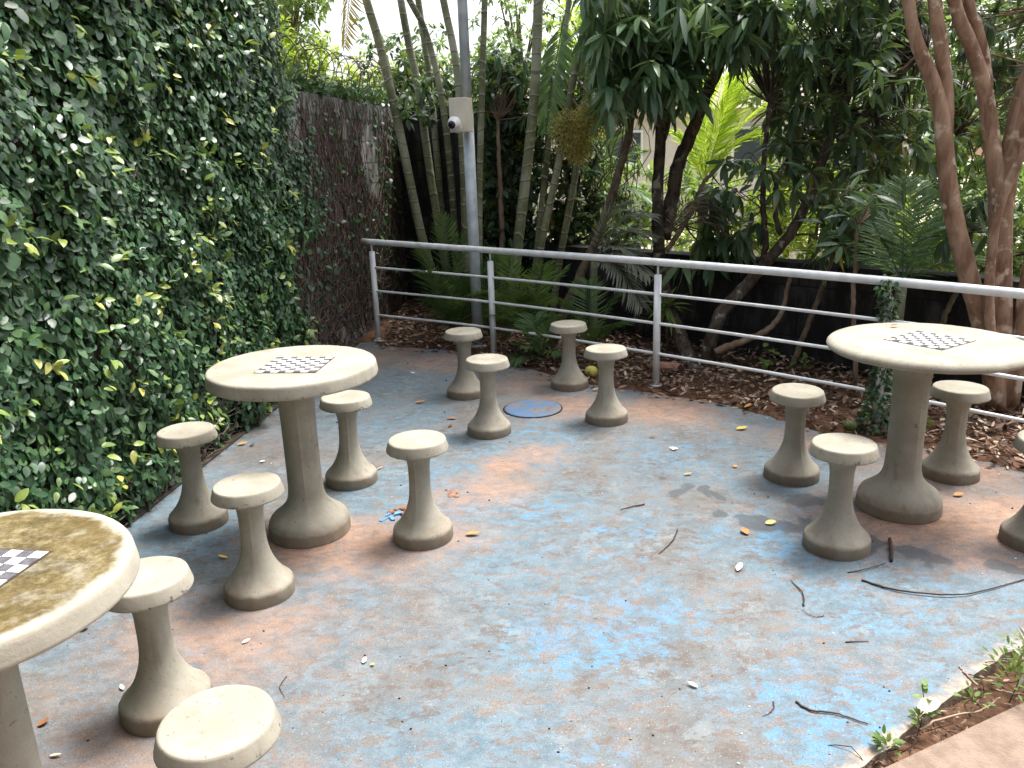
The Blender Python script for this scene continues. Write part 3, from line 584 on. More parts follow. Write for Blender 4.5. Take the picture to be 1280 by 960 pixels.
# ------------------------------------------------------------------ pole, box, camera
pb = gz(598, 432); pbx = pb
top = np.array([pb[0]-.012, pb[1]+.02, 4.2])
e = thing('lamp_pole', (pb[0], pb[1], 0), 'tall slim galvanised steel pole behind the railing carrying a box and camera', 'pole')
tz = lambda z_: pb*(1-z_/4.2)+top*(z_/4.2)
g = Geo(); g.tube([tz(-.05), tz(1.88)], .045, 20); g.tube([tz(1.88), tz(1.91)], [.045, .039], 20); g.tube([tz(1.91), top], .039, 20); g.build('shaft', 'galv', e)
g = Geo(); g.tube([tz(-.02), tz(.012)], .075, 20); g.build('base_flange', 'galv', e)
yb = pb[1]-.09
bx = gy(577, 144, yb); bz = bx[2]; rot = R(-24)
e = thing('junction_box', bx, 'cream plastic junction box mounted high on the galvanised pole', 'junction box')
ax = np.array([[math.cos(rot), math.sin(rot), 0], [-math.sin(rot), math.cos(rot), 0], [0, 0, 1]])
g = Geo(); g.box(bx, (.15, .10, .25), axes=ax); g.build('case', 'box', e, bevel=.006)
g = Geo(); g.box(bx+np.array([0, -.053, 0]) @ ax, (.156, .012, .256), axes=ax); g.build('cover', 'box', e, bevel=.004)
cc = gy(568, 154, yb-.10)
e = thing('security_camera', cc, 'small white dome security camera fixed to the front of the junction box', 'camera')
g = Geo(); g.blob(cc, (.052, .052, .052), 3, 0.); g.build('housing', 'camw', e)
fd = unit(np.array([-.35, -1., -.25])); g = Geo(); g.tube([cc+fd*.038, cc+fd*.056], .036, 20); g.build('bezel', 'camw', e)
g = Geo(); g.tube([cc+fd*.0555, cc+fd*.059], .030, 20); g.build('lens', 'lens', e)
g = Geo(); g.tube([cc+np.array([.0, .03, -.02]), cc+np.array([.03, .075, -.03])], .045, 16); g.build('bracket', 'camw', e)
# ------------------------------------------------------------------ palms
def frond(g, base, tip, sag=.25, nl=34, ll=.28, lw=.022, hang=.5, mat=0, tint=(.2, .8), rmat=None, rr=.006, vee=.5, fullness=1.):
    base = np.asarray(base, float); tip = np.asarray(tip, float); L = np.linalg.norm(tip-base)
    mid = (base+tip)/2+UP*sag*L; p = smooth_path([base, mid, tip], 16)
    g.tube(p, np.linspace(rr, rr*.3, 16), 5, mat if rmat is None else rmat, cap=False)
    q = smooth_path([base, mid, tip], nl+6)[5:-1]; T = unit(np.gradient(q, axis=0)); side = unit(np.cross(T, UP)); nv = np.cross(side, T)
    t = np.linspace(0, 1, len(q)); pr = np.sin(np.pi*np.clip(.12+t*.83, 0, 1))**.6
    for sg in (-1, 1):
        d = unit(side*sg + T*(.45+.6*t)[:, None] + nv*vee*.6 - UP*hang*.3 + rng.normal(0, .06, q.shape))
        keep = rng.random(len(q)) < fullness
        g.leaves(q[keep], d[keep], (nv+rng.normal(0, .15, q.shape))[keep], (ll*pr*rng.uniform(.85, 1.1, len(q)))[keep], lw, hang*.6, .35, rng.uniform(*tint, len(q))[keep], mat)
def px(path, Y, r=None):
    if np.isscalar(Y): Y = [Y]*len(path)
    return np.array([gy(u, v, y) for (u, v), y in zip(path, Y)])
def down(P):            # carry a trunk to the soil
    a, b = P[-2], P[-1]; 
    if b[2] > -.05:
        d = unit(b-a); d = d*np.array([.6, .6, 1]); d = d/max(abs(d[2]), .3); P = np.vstack([P, b + d*(b[2]+.05)/max(1e-3, -d[2])]) if d[2] < 0 else P
    return P
def extend_up(P, h):
    d = unit(P[0]-P[1]); d = unit(d+UP*.3); return np.vstack([P[0]+d*h, P])
CANES = [
 ('leftmost leaning green ringed palm stem, in front of the end of the left wall', [(456, -5), (472, 45), (490, 120), (505, 190), (516, 245), (528, 300), (545, 360), (560, 425)], 7.6, .040),
 ('second ringed palm stem from the left, dull green before the dark corner wall', [(500, -5), (512, 60), (522, 105), (530, 160), (538, 220), (548, 280), (558, 340), (568, 410)], 8.0, .037),
 ('curved thin palm stem just left of the junction box', [(508, -5), (527, 25), (541, 70), (551, 115), (558, 165), (563, 215), (568, 280), (575, 410)], 7.4, .028),
 ('palm stem running close along the left side of the galvanised pole', [(553, -5), (563, 40), (571, 85), (575, 130), (579, 200), (582, 300), (586, 420)], 7.2, .033),
 ('straight thin ringed palm stem just right of the galvanised pole', [(606, -5), (604, 60), (602, 130), (600, 200), (599, 290), (600, 415)], 7.2, .028),
 ('thickest ringed palm stem, pale and upright in the middle between the railing posts', [(673, -5), (671, 60), (668, 120), (662, 180), (655, 240), (648, 300), (640, 370), (632, 425)], 6.9, .043),
 ('slim dull palm stem right of the thickest ringed stem', [(712, -5), (703, 60), (695, 105), (688, 160), (680, 230), (672, 300), (664, 400)], 7.4, .026),
 ('palm stem carrying the yellowish flower clusters', [(741, -5), (738, 60), (733, 115), (724, 190), (712, 260), (700, 320), (690, 400)], 7.3, .030),
 ('faint palm stem deep in the dark corner, third stem from the left wall', [(522, -5), (536, 90), (545, 180), (552, 260), (558, 330), (562, 410)], 8.5, .034),
 ('slender green palm stem behind the handrail, right of the thickest ringed stem', [(738, -5), (722, 70), (708, 150), (696, 215), (682, 280), (672, 330), (662, 420)], 6.8, .030)]
for k, (lab, path, Y, r) in enumerate(CANES):
    P = down(px(path, Y)); 
    if path[0][1] < 0: P = extend_up(P, 1.2+.6*rng.random())
    b = P[-1]; e = thing('cane_palm', (b[0], b[1], 0), lab, 'palm', 'ringed cane palms behind the railing')
    sp = smooth_path(P, 46)
    for _ in range(6): sp[1:-1] = (sp[:-2]+2*sp[1:-1]+sp[2:])/4
    g = Geo(); g.tube(sp, r*np.linspace(.86, 1.12, 46), 14); g.build('trunk', 'cane', e)
    tp = sp[0]
    if path[0][1] < 0:
        g = Geo(); g.tube([tp-UP*.05, tp+UP*.45], [r*1.15, r*.6], 10); g.build('crownshaft', 'frond', e)
        for q in range(6):
            az = q*1.047+rng.uniform(-.3, .3); LL_ = rng.uniform(1.1, 1.7); tip = tp+np.array([math.cos(az)*LL_, math.sin(az)*LL_, rng.uniform(-.1, .9)])
            g = Geo(); frond(g, tp+UP*.35, tip, .28, 36, .38, .026, .6); g.build('frond', 'frond', e)
# flower clusters on that palm
pe_ = [o for o in bpy.data.objects if o.get('label', '').startswith('palm stem carrying')][0]
for (u, v, r_) in [(712, 165, .17), (740, 150, .16), (722, 185, .13), (757, 138, .11)]:
    c = gy(u, v, 6.75); g = Geo(); n = 1700; dd = rdir(n, -70, 80)*(rng.random((n, 1))**.45)*r_*np.array([1, .8, 1.1]); 
    g.leaves(c+dd, rdir(n, -90, 60), rdir(n, -90, 90), .018, .012, .1, .3, rng.random(n))
    for q in range(34):
        a = rdir(1, -70, 40)[0]*r_; g.tube(smooth_path([c+UP*.1, c+a*.5+UP*.03, c+a], 5), .003, 4, 0, cap=False)
    g.build('flower_cluster', 'fruit', pe_)
g = Geo(); g.tube(smooth_path([gy(733, 115, 7.2), gy(716, 92, 7.0), gy(705, 88, 7.), gy(712, 115, 7.), gy(725, 140, 7.05)], 14), .009, 6); g.build('flower_stalk', 'twigpale', pe_)
# hanging fronds reaching into view
FR = [('orange tipped dying palm frond hanging against the white sky at the top left', 'frondorange', (444, -60), (431, 60), 7.4, .04, .19, 30, .9, .016),
      ('comb like dark palm frond hanging beside the thickest ringed stem', 'frond', (705, 20), (683, 165), 7.1, .06, .30, 34, .5, .03)]
for lab, mt, a, b_, Y, sag, ll, nl, hang, lw in FR:
    A_, B_ = gy(*a, Y), gy(*b_, Y-.15); g = Geo(); frond(g, A_, B_, sag, nl, ll, lw, hang)
    tag(g.build('hanging_frond', mt, loc=A_), lab, 'palm frond')
# leaf-tuft palms (young palms and pale fans)
def young_palm(label, base, tips, mt='frond', Y=None, nl=22, ll=.16, lw=.013, sag=.12, grp=None, stem=None):
    b = np.asarray(base); e = thing('young_palm', (b[0], b[1], max(0, b[2]) if b[2] > .3 else 0), label, 'young palm', grp)
    if stem:
        g = Geo(); g.tube(smooth_path([np.array([b[0], b[1], -.03]), b], 5), stem, 8); g.build('stem', 'cane', e)
    for tp in tips:
        g = Geo(); frond(g, b, tp, sag, nl, ll, lw, .45, rr=.006); g.build('frond', mt, e)
yb_ = gz(568, 425)
young_palm('young palm with feathery fronds between the left railing post and the pole', yb_+UP*.05, [gy(553, 268, 6.9), gy(520, 305, 6.8), gy(533, 340, 6.7), gy(580, 295, 6.9), gy(575, 350, 6.8), gy(543, 375, 6.7), gy(610, 330, 7), gy(600, 365, 6.6)], ll=.26, nl=32, lw=.016)
yb_ = gz(660, 432)
young_palm('young palm with arching fronds behind the second railing post', yb_+UP*.05, [gy(632, 318, 6.5), gy(680, 330, 6.4), gy(672, 368, 6.3), gy(640, 365, 6.3), gy(708, 335, 6.6), gy(625, 395, 6.3), gy(690, 395, 6.2)], ll=.24, nl=32, lw=.016, mt='frond')
yb_ = gz(738, 445)
young_palm('young palm with thin dark fronds on the bed between the leaning trunk and third post', yb_+UP*.04, [gy(705, 375, 6.1), gy(735, 350, 6.3), gy(775, 365, 6.2), gy(765, 405, 6.0), gy(708, 415, 6.0), gy(790, 400, 6.1)], ll=.20, nl=26, lw=.013)
yb_ = gz(612, 425)
young_palm('feathery young palm close to the right side of the galvanised pole', yb_+UP*.04, [gy(598, 330, 6.9), gy(640, 345, 6.8), gy(622, 310, 7.0), gy(650, 390, 6.6), gy(612, 365, 6.6)], ll=.20, nl=28, lw=.014)
yb_ = gz(676, 452)
young_palm('low young palm spreading over the leaf litter left of the yellow fruit', yb_+UP*.03, [gy(650, 405, 6.1), gy(690, 402, 6.), gy(652, 432, 6.), gy(705, 440, 5.9), gy(640, 450, 6), gy(668, 395, 6.2)], ll=.19, nl=26, lw=.014)
b_ = gy(728, 305, 6.5)
young_palm('pale grey palm fronds arching behind the leaning rough trunk', gy(742, 325, 6.5), [gy(818, 295, 6.3), gy(812, 345, 6.2), gy(775, 258, 6.4), gy(815, 268, 6.4), gy(803, 385, 6.2), gy(795, 318, 6.3)], 'frondgrey', nl=30, ll=.30, lw=.02, sag=.22, stem=.03)
young_palm('green palm fan above the low wall, just left of the smooth brown tree', gz(1130, 402)*0+np.array([*gy(1128, 352, 5.0)]), [gy(1050, 290, 5.2), gy(1075, 255, 5.3), gy(1130, 225, 5.3), gy(1175, 240, 5.2), gy(1205, 265, 5.1), gy(1220, 320, 5.1), gy(1085, 320, 5.1)], 'frond', nl=34, ll=.26, lw=.014, sag=.06, stem=.03)
young_palm('dark palm fronds in the shade behind the flower clusters', gy(745, 240, 8), [gy(800, 190, 7.8), gy(770, 165, 7.9), gy(815, 250, 7.8), gy(700, 190, 8), gy(705, 235, 7.9), gy(790, 290, 7.8), gy(725, 145, 8.1)], 'frond', nl=34, ll=.32, lw=.022, sag=.15, stem=.04)
young_palm('brightly lit yellow green palm seen through the gap between the mango trunks', gy(880, 230, 8.8), [gy(935, 85, 8.6), gy(905, 95, 8.5), gy(965, 125, 8.7), gy(870, 125, 8.8), gy(945, 165, 8.6), gy(850, 170, 8.8), gy(920, 115, 8.9)], 'frondsun', nl=50, ll=.42, lw=.022, sag=.12, stem=.06)
young_palm('dry brown palm frond bundle draped across the tan branch above the handrail', gy(832, 292, 6.0), [gy(925, 305, 5.9), gy(910, 268, 6.0), gy(880, 250, 6.1), gy(918, 285, 5.95), gy(895, 258, 6.0)], 'frondead', nl=26, ll=.24, lw=.01, sag=.22)
# ------------------------------------------------------------------ broad-leaved trees
def limb(e, path, Y, r0, r1, mt, name='trunk', up=0., soil=False, k=12, wob=.03):
    P = px(path, Y)
    if up: P = extend_up(P, up)
    if soil: P = down(P)
    n = 40; sp = smooth_path(P, n)
    for _ in range(5 if wob < .02 else 1): sp[1:-1] = (sp[:-2]+2*sp[1:-1]+sp[2:])/4
    if wob > .02: sp = sp+rng.normal(0, .003, sp.shape)
    g = Geo(); g.tube(sp, np.linspace(r0, r1, n), k, wob=wob); return g.build(name, mt, e), sp
def whorls(g, centers, n=10, L=(.15, .24), W=.045, el=(-75, 10), tint=(.1, .9), bend=(.1, .45)):
    for c in centers:
        k = rng.integers(max(3, n-3), n+3); d = rdir(k, *el); Ls = rng.uniform(*L, k); t = np.clip(rng.uniform(*tint)+rng.normal(0, .15, k), 0, 1)
        g.leaves(c+d*.015, d, UP+rng.normal(0, .3, (k, 3)), Ls, Ls*0+W*rng.uniform(.8, 1.15, k), rng.uniform(*bend, k), .18, t, hi=Ls[0] > .1)
def region(poly_uv, n, y0, y1, clump=None):
    """n points whose direction lies in boxes (u0,v0,u1,v1), at distances y0..y1"""
    w = np.array([(b[2]-b[0])*(b[3]-b[1])*(b[4] if len(b) > 4 else 1) for b in poly_uv], float); w /= w.sum(); out = []
    for i in rng.choice(len(poly_uv), n, p=w):
        b = poly_uv[i]; out.append(gy(rng.uniform(b[0], b[2]), rng.uniform(b[1], b[3]), rng.uniform(y0, y1)))
    return np.array(out)
def twiggy(g, centers, hubs, r=.005):
    hubs = np.asarray(hubs)
    for c in centers:
        h = hubs[np.argmin(np.linalg.norm(hubs-c, axis=1))]; m_ = (h+c)/2+rng.normal(0, .06, 3); g.tube(smooth_path([h, m_, c], 6), np.linspace(r*1.6, r*.5, 6), 4, cap=False)
# mango
base = gz(868, 462); e = thing('mango_tree', (base[0], base[1], 0), 'mango tree with two dark lichened trunks and long drooping leaves', 'tree')
_, t1 = limb(e, [(828, -20), (828, 60), (827, 140), (824, 200), (822, 260), (824, 320), (832, 370), (848, 415), (868, 465)], [6.6]*4+[6.5, 6.4, 6.2, 6.1, base[1]], .035, .062, 'barkdark', soil=True)
_, t2 = limb(e, [(925, -10), (903, 70), (882, 120), (863, 170), (848, 205), (840, 250), (829, 300)], 6.6, .038, .06, 'barkdark', name='limb')
_, t3 = limb(e, [(905, 200), (885, 222), (873, 240), (868, 258), (852, 285), (832, 315)], 6.4, .013, .022, 'barktan', name='branch', k=8)
C1 = np.vstack([region([(745, 30, 870, 115, 1.6), (755, 90, 835, 140, .7), (735, -30, 960, 40, 1.3)], 210, 5.9, 7.0), region([(880, -20, 960, 60)], 26, 5.6, 6.6), region([(880, 230, 935, 310, 1), (850, 300, 905, 325, .5)], 22, 6.0, 6.4)])
g = Geo(); whorls(g, C1, 10, (.17, .29), .05, (-80, 5), (.2, .95)); g.build('crown', 'mango', e)
g = Geo(); twiggy(g, C1[::2], np.vstack([t1[::4], t2[::4], t3[::6]])); g.build('twig', 'barkdark', e)
# leaning dark tree
base = gz(886, 455); e = thing('leaning_tree', (base[0], base[1], 0), 'dark rough tree leaning to the right over the low wall with a dense leafy crown', 'tree')
_, t1 = limb(e, [(1062, 110), (1040, 165), (1026, 205), (1010, 250), (990, 290), (960, 325), (930, 360), (905, 385), (890, 420), (884, 458)], [5.9]*6+[5.9, 5.85, 5.8, base[1]], .026, .058, 'barkdark', soil=True)
_, t2 = limb(e, [(962, 130), (955, 200), (954, 260), (957, 305), (950, 338)], 5.95, .016, .026, 'barkdark', name='branch', k=9)
_, t3 = limb(e, [(990, 190), (972, 225), (968, 260), (975, 292)], 5.9, .012, .02, 'barkdark', name='branch', k=8)
_, t4 = limb(e, [(1160, 60), (1120, 100), (1085, 140), (1050, 175)], 5.9, .013, .025, 'barkdark', name='branch', k=8)
_, t5 = limb(e, [(988, 345), (982, 370), (975, 395), (955, 415), (925, 428), (893, 440)], [5.8, 5.8, 5.75, 5.7, 5.65, 5.7], .014, .028, 'barktan', name='branch', k=9)
C2 = np.vstack([region([(890, -60, 1130, 60, 2.0), (962, 50, 1100, 180, .95), (930, 170, 1010, 250, .6), (1030, 150, 1110, 320, .9), (900, 200, 960, 300, .6), (1100, 60, 1170, 230, .9), (965, 40, 1160, 240, 1.0)], 560, 5.6, 7.6), region([(900, -160, 1180, -60)], 50, 6.0, 7.6)])
g = Geo(); whorls(g, C2, 9, (.11, .21), .042, (-85, 30), (.05, .78)); g.build('crown', 'dark', e)
g = Geo(); twiggy(g, C2[::2], np.vstack([t1[::4], t2[::4], t3[::4], t4[::3]]), .004); g.build('twig', 'barkdark', e)
# smooth multi-stem tree on the right
bs = gz(1250, 515); e = thing('smooth_barked_tree', (bs[0], bs[1], 0), 'multi stemmed tree with smooth cinnamon brown bark at the right', 'tree')
Yt = bs[1]
_, a1 = limb(e, [(1133, -15), (1140, 30), (1148, 62), (1163, 92), (1174, 130), (1180, 165), (1183, 220), (1192, 270), (1206, 330), (1222, 385), (1240, 450), (1246, 510)], Yt, .026, .062, 'barksmooth', k=16, up=1.5, wob=.012)
_, a2 = limb(e, [(1167, -15), (1174, 40), (1180, 90), (1183, 130), (1181, 170)], Yt+.02, .033, .040, 'barksmooth', k=14, up=1.5, wob=.012)
_, a3 = limb(e, [(1188, -15), (1205, 35), (1222, 80), (1233, 125), (1240, 180), (1246, 230), (1248, 300)], Yt+.03, .028, .05, 'barksmooth', k=14, up=1.5, wob=.012)
_, a4 = limb(e, [(1206, -15), (1219, 30), (1229, 70), (1233, 110)], Yt+.08, .03, .034, 'barksmooth', k=12, up=1.5, wob=.012)
_, a5 = limb(e, [(1300, 60), (1284, 100), (1272, 150), (1262, 200), (1252, 260), (1250, 330), (1250, 400), (1251, 470), (1252, 520)], Yt+.03, .042, .072, 'barksmooth', k=16, up=1.6, wob=.012)
_, a6 = limb(e, [(1300, 150), (1277, 195), (1258, 235), (1245, 275), (1238, 330), (1236, 390), (1243, 470)], Yt-.09, .016, .03, 'barksmooth', k=12, up=1.4, wob=.012)
_, a7 = limb(e, [(1345, 60), (1320, 180), (1300, 280), (1285, 350), (1276, 420), (1262, 505)], Yt-.02, .03, .05, 'barksmooth', k=12, up=2.0, wob=.012)
C3 = np.vstack([region([(1085, -80, 1330, 30, 1.2), (1230, 0, 1330, 110, 1.3), (1090, 30, 1130, 130, .6), (1180, 30, 1330, 200, .7)], 190, 4.7, 6.2), region([(1060, -260, 1400, -80)], 90, 4.4, 6.2)])
g = Geo(); whorls(g, C3, 11, (.07, .13), .03, (-85, 40), (.05, .7)); g.build('crown', 'dark', e)
g = Geo(); twiggy(g, C3[::2], np.vstack([a1[:12:2], a3[:12:2], a5[:12:2]]), .004); g.build('twig', 'barksmooth', e)
# rough leaning trunk and other slender trunks behind the railing
SL_ = [('rough_trunk_tree', 'slender rough grey trunk leaning right, between the second and third railing posts', [(800, 80), (793, 130), (783, 180), (765, 245), (745, 300), (722, 355), (704, 390), (690, 430)], 6.5, .026, .046, 'barklean', [(745, -40, 850, 70)], 26),
       ('thin_brown_tree', 'thin brown trunk hung with dry roots between the pole and the thickest palm stem', [(622, 150), (624, 200), (626, 250), (628, 320), (630, 415)], 7.5, .016, .03, 'barktan', [(600, 60, 660, 150)], 40),
       ('dark_sapling', 'dark sapling trunk leaning before the low wall below the leafy crown', [(1048, 300), (1038, 330), (1020, 380), (1000, 430), (988, 470)], 5.5, .013, .024, 'barklean', [(1020, 230, 1075, 320)], 24),
       ('pale_sapling', 'pale upright sapling stem in front of the low wall left of the vine covered post', [(1072, 280), (1068, 340), (1067, 400), (1070, 470), (1075, 500)], 5.1, .012, .017, 'barktan', [(1045, 220, 1100, 320)], 24),
       ('slim_sapling', 'slim greenish sapling leaning left behind the right chess table', [(1215, 290), (1200, 350), (1180, 400), (1165, 450)], 5.0, .016, .02, 'barklean', [(1180, 230, 1240, 310)], 14)]
for nm, lab, path, Y, r0, r1, mt, cr, nc in SL_:
    b_ = down(px(path, Y))[-1]; e = thing(nm, (b_[0], b_[1], 0), lab, 'tree')
    _, t = limb(e, path, Y, r0, r1, mt, soil=True, k=10)
    C = region(cr, nc, Y-.3, Y+.5); g = Geo(); whorls(g, C, 9, (.10, .17), .035, (-80, 40), (.05, .8)); g.build('crown', 'dark', e)
    g = Geo(); twiggy(g, C, t[:14:3], .004); g.build('twig', mt, e)
# dense creeper mass on the tall rear wall, right of the pole
e = thing('wall_creeper', (*RW[1], 0), 'dark leafy creeper mass hanging over the rear wall right of the galvanised pole', 'climbing plant')
C4 = region([(505, 95, 605, 150, .35), (605, 75, 745, 300, 1), (600, 55, 660, 100, .6), (690, 240, 800, 320, .7), (610, 300, 790, 330, .4)], 680, 7.5, 8.1)
g = Geo(); whorls(g, C4, 11, (.06, .12), .045, (-70, 60), (.1, .9)); g.build('foliage', 'mid' if False else 'dark', e)
g = Geo()
for q in range(70):
    a = gy(rng.uniform(600, 790), rng.uniform(60, 200), rng.uniform(7.5, 7.9)); L = rng.uniform(.4, 1.3); g.tube(smooth_path([a, a+np.array([rng.normal(0, .12), 0, -L*.5]), a+np.array([rng.normal(0, .2), 0, -L])], 7), .004, 4, cap=False)
g.build('bare_stem', 'stem', e)
# ------------------------------------------------------------------ background plants beyond the walls
BG = [('yellow green bush behind the barbed wire next to the wall step', 'sun', [(305, 55, 400, 130)], 8.6, 1.0, 230, .05),
      ('pale yellow green bush behind the far end of the barbed wire', 'sun', [(390, 80, 500, 135)], 10.5, 1.2, 130, .05),
      ('soft blue green tree against the sky above the barbed wire', 'mid', [(300, -60, 410, 50)], 12, 1.6, 330, .06),
      ('dark leafy bush on top of the corner wall behind the leftmost palm stems', 'dark', [(450, 50, 540, 130, 1)], 9.8, .5, 110, .055),
      ('mid green shrub above the corner wall between the palm stems and the pole', 'mid', [(510, 70, 640, 150)], 10.4, .8, 210, .06),
      ('thin leafy tree with sparse twigs before the white sky right of the pole', 'mid', [(600, -30, 700, 70, 1)], 11, 1.2, 90, .05),
      ('light green broad tree behind the mango leaves', 'sun', [(690, 0, 800, 130)], 13, 1.8, 130, .09),
      ('bright yellow green shrub beyond the low wall behind the leaning dark tree', 'sun', [(955, 150, 1080, 330)], 10.5, 1.5, 230, .07),
      ('sunlit bush beyond the low wall left of the brown tree', 'sun', [(1050, 255, 1210, 350)], 9.0, 1.5, 260, .06),
      ('green leafy bush beyond the low wall right of the brown tree', 'mid', [(1210, 240, 1320, 365)], 8.5, 1.5, 220, .06),
      ('large mid green tree filling the gaps behind the brown tree stems', 'mid', [(1080, -20, 1320, 240)], 10, 2.0, 560, .075),
      ('tall mid green tree behind the dark leaning crown', 'mid', [(890, -40, 1090, 150)], 12.5, 2.0, 300, .085),
      ('wide mid green thicket behind the smooth brown tree and the low wall', 'mid', [(1080, 120, 1320, 340)], 11.0, 1.5, 400, .075),
      ('deep green thicket behind the mango trunks and the leaning tree', 'mid', [(960, 40, 1080, 260)], 11.5, 1.5, 230, .08),
      ('sunlit low bush on the yard between the mango trunks and the leaning tree', 'sun', [(840, 230, 1100, 335)], 13.0, 1.5, 330, .08),
      ('broad mid green hedge of bushes past the right end of the low wall', 'mid', [(1330, 60, 1760, 330)], 8.5, 1.5, 420, .075),
      ('grey green shrub beyond the low wall behind the pale palm fronds', 'mid', [(720, 200, 870, 310)], 10.0, 1.4, 190, .07)]
for lab, mt, boxes, Y, dp, nc, Lf in BG:
    C = region(boxes, nc, Y-dp*.5, Y+dp*.5); c = C.mean(0); b_ = np.array([c[0], c[1]+.0, -.03])
    tree = C[:, 2].max() > 2.9; e = thing('background_tree' if tree else 'background_shrub', (b_[0], b_[1], 0), lab, 'tree' if tree else 'shrub', 'plants beyond the walls')
    g = Geo(); whorls(g, C+rng.normal(0, .12, C.shape), 13, (Lf, Lf*2.0), Lf*.62, (-70, 60), (.0, 1.)); g.build('crown', mt, e)
    g = Geo(); g.tube(smooth_path([b_, (b_*.5+c*.5)+np.array([.05, 0, 0]), c], 10), np.linspace(.07, .02, 10), 8)
    for q in C[::9]: g.tube(smooth_path([c*.7+b_*.3, (c+q)/2, q], 5), [.018, .014, .01, .008, .005], 5, cap=False)
    g.build('trunk', 'barklean', e)
# house far behind
hz = 17.; e = thing('house', (3.2, hz, 0), 'pale house glimpsed through the leaves beyond the low wall', 'house')
g = Geo(); g.box((3.0, hz+2, 1.1), (9.0, 4, 2.3)); g.build('wall', 'house', e)
g = Geo(); V = [(-1.8, hz-.4, 2.25), (7.8, hz-.4, 2.25), (7.8, hz+4.4, 2.25), (-1.8, hz+4.4, 2.25), (-1.8, hz+2, 2.9), (7.8, hz+2, 2.9)]
g.raw(V, [0,1,5,4, 2,3,4,5, 0,4,3, 1,2,5, 0,3,2,1], [4,4,3,3,4], 0, 0, False); g.build('roof', 'roof', e)
for x_ in (-.1, 2.4, 5.0):
    g = Geo(); g.box((x_, hz-.02, 1.5), (.8, .08, .8)); w_ = g.build('window', 'camw', e)
    g = Geo(); g.box((x_, hz-.07, 1.5), (.7, .03, .7)); g.build('pane', 'glass', w_)
# unseen mass added behind the camera to cut light and darken stool sides
e = thing('light_blocker', (1.5, -3.4, 0), 'unseen beige mass with a projecting tiled eave, added behind the camera to block light', 'light_blocker')
g = Geo(); g.box((1.5, -4.9, 2.2), (11, 3, 4.6)); g.build('wall', 'house2', e)
g = Geo(); g.box((1.5, -4.4, 4.62), (11.8, 4.6, .18)); g.build('eave', 'roof', e)
# ------------------------------------------------------------------ small plants
def seedling(label, base, h, nl, L, W, mt='weed', name='seedling', spread=.06, el=(-25, 45), cat='seedling', lean=(0, 0)):
    b = np.array([base[0], base[1], 0.]); e = thing(name, (b[0], b[1], 0), label, cat)
    tip = b+np.array([lean[0], lean[1], h]); p = smooth_path([b-UP*.03, (b+tip)/2+rng.normal(0, .012, 3), tip], 8); g = Geo(); g.tube(p, np.linspace(.002, .001, 8), 5); g.build('stem', 'weed', e)
    t = rng.uniform(.25, 1, nl); c = b+(tip-b)*t[:, None]; d = rdir(nl, *el); Ls = rng.uniform(*L, nl)
    g = Geo(); g.leaves(c+d*spread*rng.uniform(.2, 1, (nl, 1)), d, UP+rng.normal(0, .3, (nl, 3)), Ls, Ls*W, .2, .12, rng.uniform(.1, .9, nl), hi=True); g.build('foliage', mt, e)
seedling('round leaved green seedling in the litter beside the low dark wall', gz(958, 468), .24, 16, (.035, .06), .8)
seedling('lower green seedling right of the round leaved one, beneath the lowest rail', gz(1003, 470), .13, 16, (.035, .06), .7)
seedling('tiny green sprout in the litter just left of the yellow fruit', gz(728, 462), .09, 10, (.03, .05), .6)
seedling('green sprout on the bed between the right chess table and its rear stool', gz(1150, 480), .12, 16, (.04, .07), .7)
seedling('leafy sprout at the patio edge behind the right chess table column', gz(1142, 540), .10, 16, (.04, .07), .75)
seedling('green tuft beside the foot of the vine covered post', gz(1125, 500), .13, 22, (.04, .08), .5)
seedling('single stem plant with broad pale green leaves behind the second rail', gz(672, 438), .42, 14, (.10, .15), .42, spread=.02, mt='mid', name='broadleaf_plant', cat='plant')
b_ = gz(836, 445); e = thing('strap_leaf_plant', (b_[0], b_[1], 0), 'rosette of strap shaped green leaves behind the third railing post', 'plant')
c = gy(832, 385, b_[1]); g = Geo(); g.tube([b_-UP*.03, c], [.014, .01], 8); g.build('stem', 'barklean', e)
n = 40; d = rdir(n, -35, 65); Ls = rng.uniform(.14, .24, n); g = Geo(); g.leaves(np.repeat(c[None], n, 0), d, UP+rng.normal(0, .1, (n, 3)), Ls, .034, .45, .3, rng.uniform(.3, 1, n)); g.build('foliage', 'weed', e)
# vine on the fourth post
p4 = PT[3]; e = thing('post_vine', (p4[0], p4[1], 0), 'small leaved green vine climbing the railing post behind the right chess table', 'climbing plant')
n = 850; z = rng.random(n)**1.5*.86; a = rng.uniform(0, 6.28, n); rr = (.026+.022*rng.random(n))*(1+1.6*np.exp(-z*9)+.25*np.sin(z*17))
d = np.c_[np.cos(a), np.sin(a), rng.uniform(-1.2, .3, n)]; P = np.c_[p4[0]+np.cos(a)*rr, p4[1]+np.sin(a)*rr, z+.01]; Ls = rng.uniform(.022, .042, n)
g = Geo(); g.leaves(P, d, np.c_[np.cos(a), np.sin(a), np.full(n, .6)]+rng.normal(0, .3, (n, 3)), Ls, Ls*.75, .2, .1, np.clip(rng.normal(.45, .22, n), 0, .9)); g.build('foliage', 'ivy', e)
g = Geo()
for q in range(4):
    zz = np.linspace(-.02, .8, 24); aa = zz*9+q*1.6; g.tube(np.c_[p4[0]+.03*np.cos(aa), p4[1]+.03*np.sin(aa), zz], .003, 5)
g.build('stem', 'stem', e)
